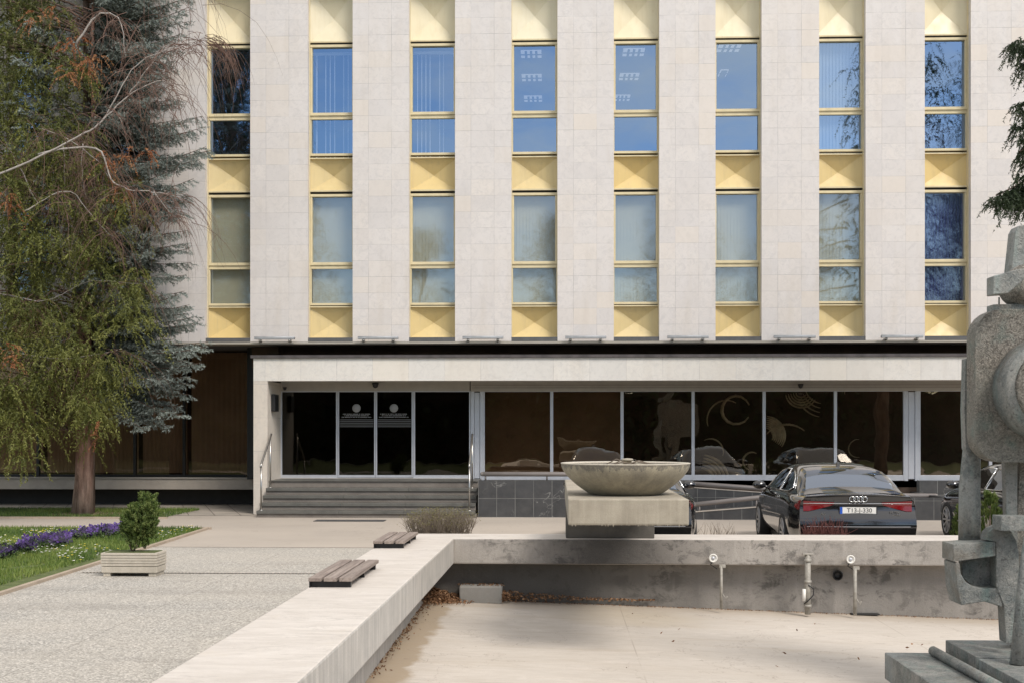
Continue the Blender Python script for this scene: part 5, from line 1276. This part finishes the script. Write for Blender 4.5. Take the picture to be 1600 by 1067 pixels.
def conifer_bush(u, vtop, w_px, Y, lab):
    zt = UZ(vtop, Y, u); x = UX(u, Y); hw = w_px / 2 / (F / Y); o = empty('evergreen_shrub', (x, Y, 0), lab, 'shrub', 'small evergreens behind the sculpture'); L2 = Leaves()
    for k in range(230):
        t = rng.random(); a = rng.uniform(0, 6.28); r_ = hw * (1 - t ** 2.2 * .85) * rng.uniform(.5, 1); c = np.array([x + r_ * np.cos(a), Y + r_ * np.sin(a), t * zt * .93]); n = 30
        d0 = norm(np.array([np.cos(a) * .4, np.sin(a) * .4, 1])); q = rng.uniform(0, 1, n)[:, None]; D = vrand(n) * .6 + d0; D /= np.linalg.norm(D, axis=1)[:, None]; L2.put(c + d0 * .1 * q, D, .045, .014, .45 + rng.uniform(-.3, .3) + q[:, 0] * .2)
    mb = MB(); mb.tube([(x, Y, -.01), (x, Y, zt * .8)], [.02, .006], 6); mb.build('stem', M['bark'], o, o.location); L2.build('foliage', M['bush'], o, o.location)
conifer_bush(1503, 790, 34, 19.2, 'small evergreen bush left of the round metal pole of the sculpture')
conifer_bush(1547, 768, 44, 19.2, 'green evergreen bush seen between the two legs of the metal sculpture')
conifer_bush(1590, 770, 46, 19.3, 'evergreen bush at the right edge behind the sculpture leg')

# ---- the park behind the viewpoint, seen only in the glass
def park_tree(x, y, h, rad, dens, mat, z0=.25):
    o = empty('park_tree', (x, y, 0), 'tall tree of the park facing the building', 'tree', 'trees of the park facing the building'); mb = MB()
    mb.tube([(0, 0, -.02), (.1, 0, h * .4), (0, .1, h * .95)], [.3, .2, .04], 8); L2 = Leaves()
    for k in range(dens):
        t = rng.random(); a = rng.uniform(0, 6.28); zz = h * (z0 + (1 - z0) * t); rr = rad * (math.sin(math.pi * (.12 + .86 * t)) ** .7) * rng.uniform(.25, 1); c = np.array([rr * np.cos(a), rr * np.sin(a), zz])
        if k % 4 == 0: mb.tube([(0, 0, zz * .8), tuple(c * np.array([.5, .5, .93])), tuple(c)], [.05, .03, .01], 4, False)
        n = 80; L2.put(c + rng.normal(0, .48, (n, 3)), vrand(n), .24, .06, rng.uniform(.0, .9, n))
    mb.build('trunk', M['bark'], o); L2.build('crown', mat, o, (0, 0, 0)); return o
t1 = park_tree(-16.8, -3, 25, 3.8, 900, M['cedar'], .08); t2 = park_tree(23.6, -10, 23.0, 3.4, 130, M['cedar'], .2); t3 = park_tree(0, -21, 15.5, 4.2, 150, M['bare'], .15)
def again(src, x, y, s, rz=0):
    c = copy_tree(src); c.location = (x, y, 0); c.scale = (s, s, s); c.rotation_euler.z = rz
for x, y, s, rz in ((-9, -22, .95, 1), (-17, -20, 1.1, 2), (8, -19, 1.06, 3), (16, -24, 1.15, 4), (26, -20, 1.1, 5), (-27, -20, 1.2, .5), (35, -22, 1.1, 1.5)): again(t3, x, y, s, rz)
hg = MB(); hg.box(-60, 60, -17.5, -15.8, 0, 4.6); hd = hg.build('hedge_core', M['interior'])
L2 = Leaves(); n = 26000; P = np.c_[rng.uniform(-60, 60, n), rng.uniform(-15.8, -15.2, n), rng.uniform(0, 4.9, n) ]; P[:, 2] += .5 * np.sin(P[:, 0] * .7) * (P[:, 2] > 3.8); L2.put(P, vrand(n), .32, .2, rng.uniform(0, 1, n))
hedge = L2.build('hedge', M['cedar'], None, (0, -15.5, 0)); hd.parent = hedge; hd.location = (0, 15.5, 0)
tag(hedge, 'tall dense hedge of the park facing the building', 'hedge')

# ================================================================ THE METAL SCULPTURE
m = NT('patinated_metal'); x, y, z = m.xyz()[:3]
n1 = m.noise(3.2, 7, .65); n2 = m.noise(34, 5, .7, None, (1, 1, 1), 1.2); st_ = m.noise(7, 5, .6, None, (1, 1, .1))
c = m.mix(m.ramp(n1, .42, .60), (.255, .255, .235), (.14, .155, .15)); c = m.mix(m.ramp(st_, .5, .78, 0, .55), c, (.17, .29, .26)); c = m.mix(m.ramp(n2, .5, .66, 0, .6), c, (.36, .345, .31)); c = m.mix(m.ramp(n2, .46, .34, 0, .7), c, (.06, .056, .052))
big = m.noise(.9, 5, .7, None, (1, 1, .6)); c = m.mix(m.ramp(big, .5, .66, 0, .7), c, (.34, .37, .36)); c = m.mix(m.ramp(m.noise(1.4, 6, .7), .54, .64, 0, .6), c, (.15, .125, .095)); c = m.mix(m.ramp(m.noise(12, 4, .7), .62, .7, 0, .7), c, (.07, .065, .06))
m.set(color=c, rough=m.ramp(n1, .3, .7, .45, .7), metal=.15); m.bump(m.math('ADD', n2, m.math('MULTIPLY', n1, .5)), .8, .02); M['bronze'] = m.m
m = NT('hammered_metal'); n1 = m.noise(2.2, 6, .6); n2 = m.noise(24, 6, .75, None, (1, 1, 1), 2.0)
c = m.mix(m.ramp(n2, .38, .62), (.085, .075, .062), (.42, .385, .33)); c = m.mix(m.ramp(n1, .45, .7, 0, .6), c, (.24, .25, .22)); c = m.mix(m.ramp(m.noise(5, 4), .55, .75, 0, .4), c, (.17, .28, .25))
m.set(color=c, rough=.6, metal=.3); m.bump(n2, 1.0, .035); M['hammer'] = m.m
YS = 12.0
base0 = U(1450, 1067, 11.5); soo = Vector((UX(1560, YS), YS, fz(5)))
sc_ = empty('metal_sculpture', soo, 'tall rough metal sculpture of plates, poles and a disc standing in the basin', 'sculpture')
P2 = lambda u, v, Y: (UX(u, Y), UZ(v, Y, u))
def plate(name, pts, Y0, Y1, mat, bev=.005):
    mb = MB(); mb.prism([P2(u, v, Y0) for u, v in pts], Y0, Y1, 'y'); return mb.build(name, mat, sc_, soo, bevel=bev)
# base slabs
zA = UZ(1018.5, 12.6, 1382); xA = UX(1382, 12.6); zb_ = zA - .27
mb = MB(); mb.box(xA, xA + 3.4, 8.2, 12.6, zb_, zA); mb.build('base_slab', M['bronze'], sc_, soo, bevel=.012)
mb = MB(); mb.box(xA + .05, xA + .35, 11.6, 12.3, fz(5) - .1, zb_ - .001); mb.build('base_foot', M['bronze'], sc_, soo)
mb = MB(); mb.box(xA + .5, xA + 3.2, 8.4, 11.9, fz(5) - .1, zb_ - .001); mb.build('base_foot', M['greyblock'], sc_, soo)
mb = MB(); mb.tube([(UX(1458, 12.45), 12.45, zA + .045), (UX(1458, 12.45) + .04, 10.5, zA + .045)], .05, 10); mb.build('round_bar', M['bronze'], sc_, soo)
zB = UZ(999, 12.55, 1478); xB = UX(1477, 12.55)
mb = MB(); mb.box(xB, xB + 2.6, 11.62, 12.55, zA + .001, zB); mb.build('base_block', M['bronze'], sc_, soo, bevel=.01)
mb = MB(); mb.box(xB - .0, xB + 2.6, 8.6, 11.58, zA + .001, zB - .01); mb.build('base_block', M['bronze'], sc_, soo, bevel=.01)
# hollow box with the curved opening, and the half disc beside it
plate('bracket_top', [(1490, 850), (1556, 845), (1556, 868), (1490, 877)], 11.75, 12.1, M['bronze'])
mb = MB(); pts = [(1490, 878), (1497, 878), (1499, 895), (1506, 907), (1517, 914), (1536, 918), (1558, 917), (1567, 930), (1563, 947), (1536, 938), (1499, 944), (1493, 918)]
mb.prism([P2(u, v, 11.8) for u, v in pts], 11.75, 12.1, 'y'); mb.build('bracket_jaw', M['bronze'], sc_, soo, bevel=.01)
plate('bracket_back', [(1503, 877), (1556, 868), (1556, 916), (1520, 914), (1504, 902)], 11.98, 12.09, M['bronze'])
pts = [(1552, 845), (1536, 830)] + [(1572 - 38 * math.cos(a), 862 - 40 * math.sin(a)) for a in [k * math.pi / 12 for k in range(1, 12)]] + [(1612, 880), (1604, 925), (1590, 960), (1580, 1002), (1568, 1002), (1566, 948), (1556, 916)]
pts = [(1557, 916), (1557, 846), (1541, 843), (1544, 832), (1551, 825), (1561, 821), (1572, 823), (1581, 831), (1588, 845), (1592, 864), (1592, 905), (1588, 950), (1584, 1004), (1572, 1004), (1569, 946)]
plate('half_disc', pts, 11.74, 11.92, M['bronze'])
plate('cross_bar', [(1564, 806), (1650, 806), (1650, 829), (1564, 829)], 11.55, 11.78, M['bronze'])
# poles
mb = MB(); mb.tube([U(1515, 849, 12.1), U(1515, 760, 12.1), U(1519, 690, 12.1), U(1520, 600, 12.1)], [.112, .105, .085, .07], 8); mb.build('pole', M['bronze'], sc_, soo)
plate('pole', [(1570, 715), (1590, 715), (1590, 850), (1587, 1003), (1572, 1003), (1574, 850)], 12.0, 12.1, M['bronze'])
plate('pole', [(1593, 715), (1640, 715), (1632, 1010), (1590, 1010), (1589, 850)], 12.02, 12.3, M['hammer'])
mb = MB(); mb.tube([U(1590, 1038, 11.3), U(1601, 900, 11.4), U(1610, 830, 11.5)], [.075, .06, .055], 8); mb.build('leg', M['bronze'], sc_, soo)
# big rounded panel
def rrect(u0, u1, v0, v1, r_, n=6, skew=0):
    q = []
    for cx, cy, a0 in ((u1 - r_, v1 - r_, 0), (u0 + r_, v1 - r_, 90), (u0 + r_, v0 + r_, 180), (u1 - r_, v0 + r_, 270)):
        for k in range(n + 1): a = math.radians(a0 + 90 * k / n); q.append((cx + r_ * math.cos(a), cy + r_ * math.sin(a)))
    return q
plate('panel', rrect(1524, 1795, 483, 722, 42), 11.7, 11.95, M['hammer'], .006)
strip_ = MB(); strip_.prism([P2(u, v, 12.0) for u, v in ((1509, 560), (1514, 560), (1518, 600), (1520, 700), (1514, 712), (1509, 700), (1507, 640))], 12.0, 12.12, 'y'); strip_.build('edge_strip', M['bronze'], sc_, soo)
pc = U(1632, 607, 11.7)
mb = MB(); mb.lathe([(.16, -.34), (.40, -.34), (.47, -.30), (.49, -.20), (.49, .01), (.16, .01)], pc, 48, 'y', closed=True); mb.rough(.012, 4); mb.build('ring', M['bronze'], sc_, soo, bevel=.01)
mb = MB(); mb.lathe([(.30, -.375), (.385, -.375), (.40, -.34), (.30, -.34)], pc, 48, 'y', closed=True); mb.build('ring_face', M['hammer'], sc_, soo)
mb = MB(); mb.lathe([(.001, .0), (.16, .0), (.159, -.02), (.001, -.02)], pc, 30, 'y'); mb.build('hub', M['black'], sc_, soo)
# comb, ball, arm and mast on top
plate('comb_base', [(1552, 476), (1640, 474), (1640, 484), (1552, 486)], 11.75, 11.93, M['bronze'], .004)
for u in (1561, 1582, 1594, 1598, 1612, 1626):
    mb = MB(); p = U(u, 477, 11.84); mb.tube([p, p + Vector((0, 0, .075))], .008, 6); mb.build('prong', M['bronze'], sc_, soo)
mb = MB(); pcx = U(1598, 450, 11.85); mb.lathe([(.001, -.21)] + [(.21 * math.cos(a), .21 * math.sin(a)) for a in [math.radians(-75 + 15 * k) for k in range(11)]] + [(.001, .21)], pcx, 24); mb.rough(.025, 5); mb.build('ball', M['hammer'], sc_, soo)
plate('mast', [(1580, 428), (1587, 362), (1592, 353), (1612, 351), (1622, 430)], 11.9, 12.1, M['bronze'])
mb = MB(); q = [(UX(1547, 11.6) + a, 11.55 + b) for a, b in ((0, 0), (.30, .12), (.30, .42), (0, .3))]; z0, z1 = UZ(464, 11.6, 1550), UZ(432, 11.6, 1550)
mb.prism([(UX(1547, 11.5), z0), (UX(1547, 11.5), z1 - .02), (UX(1584, 11.5), z1 + .04), (UX(1602, 11.5), z1 + .05), (UX(1600, 11.5), z1 - .03), (UX(1570, 11.5), z0 + .01)], 11.42, 11.60, 'y'); mb.build('wedge', M['bronze'], sc_, soo, bevel=.01)
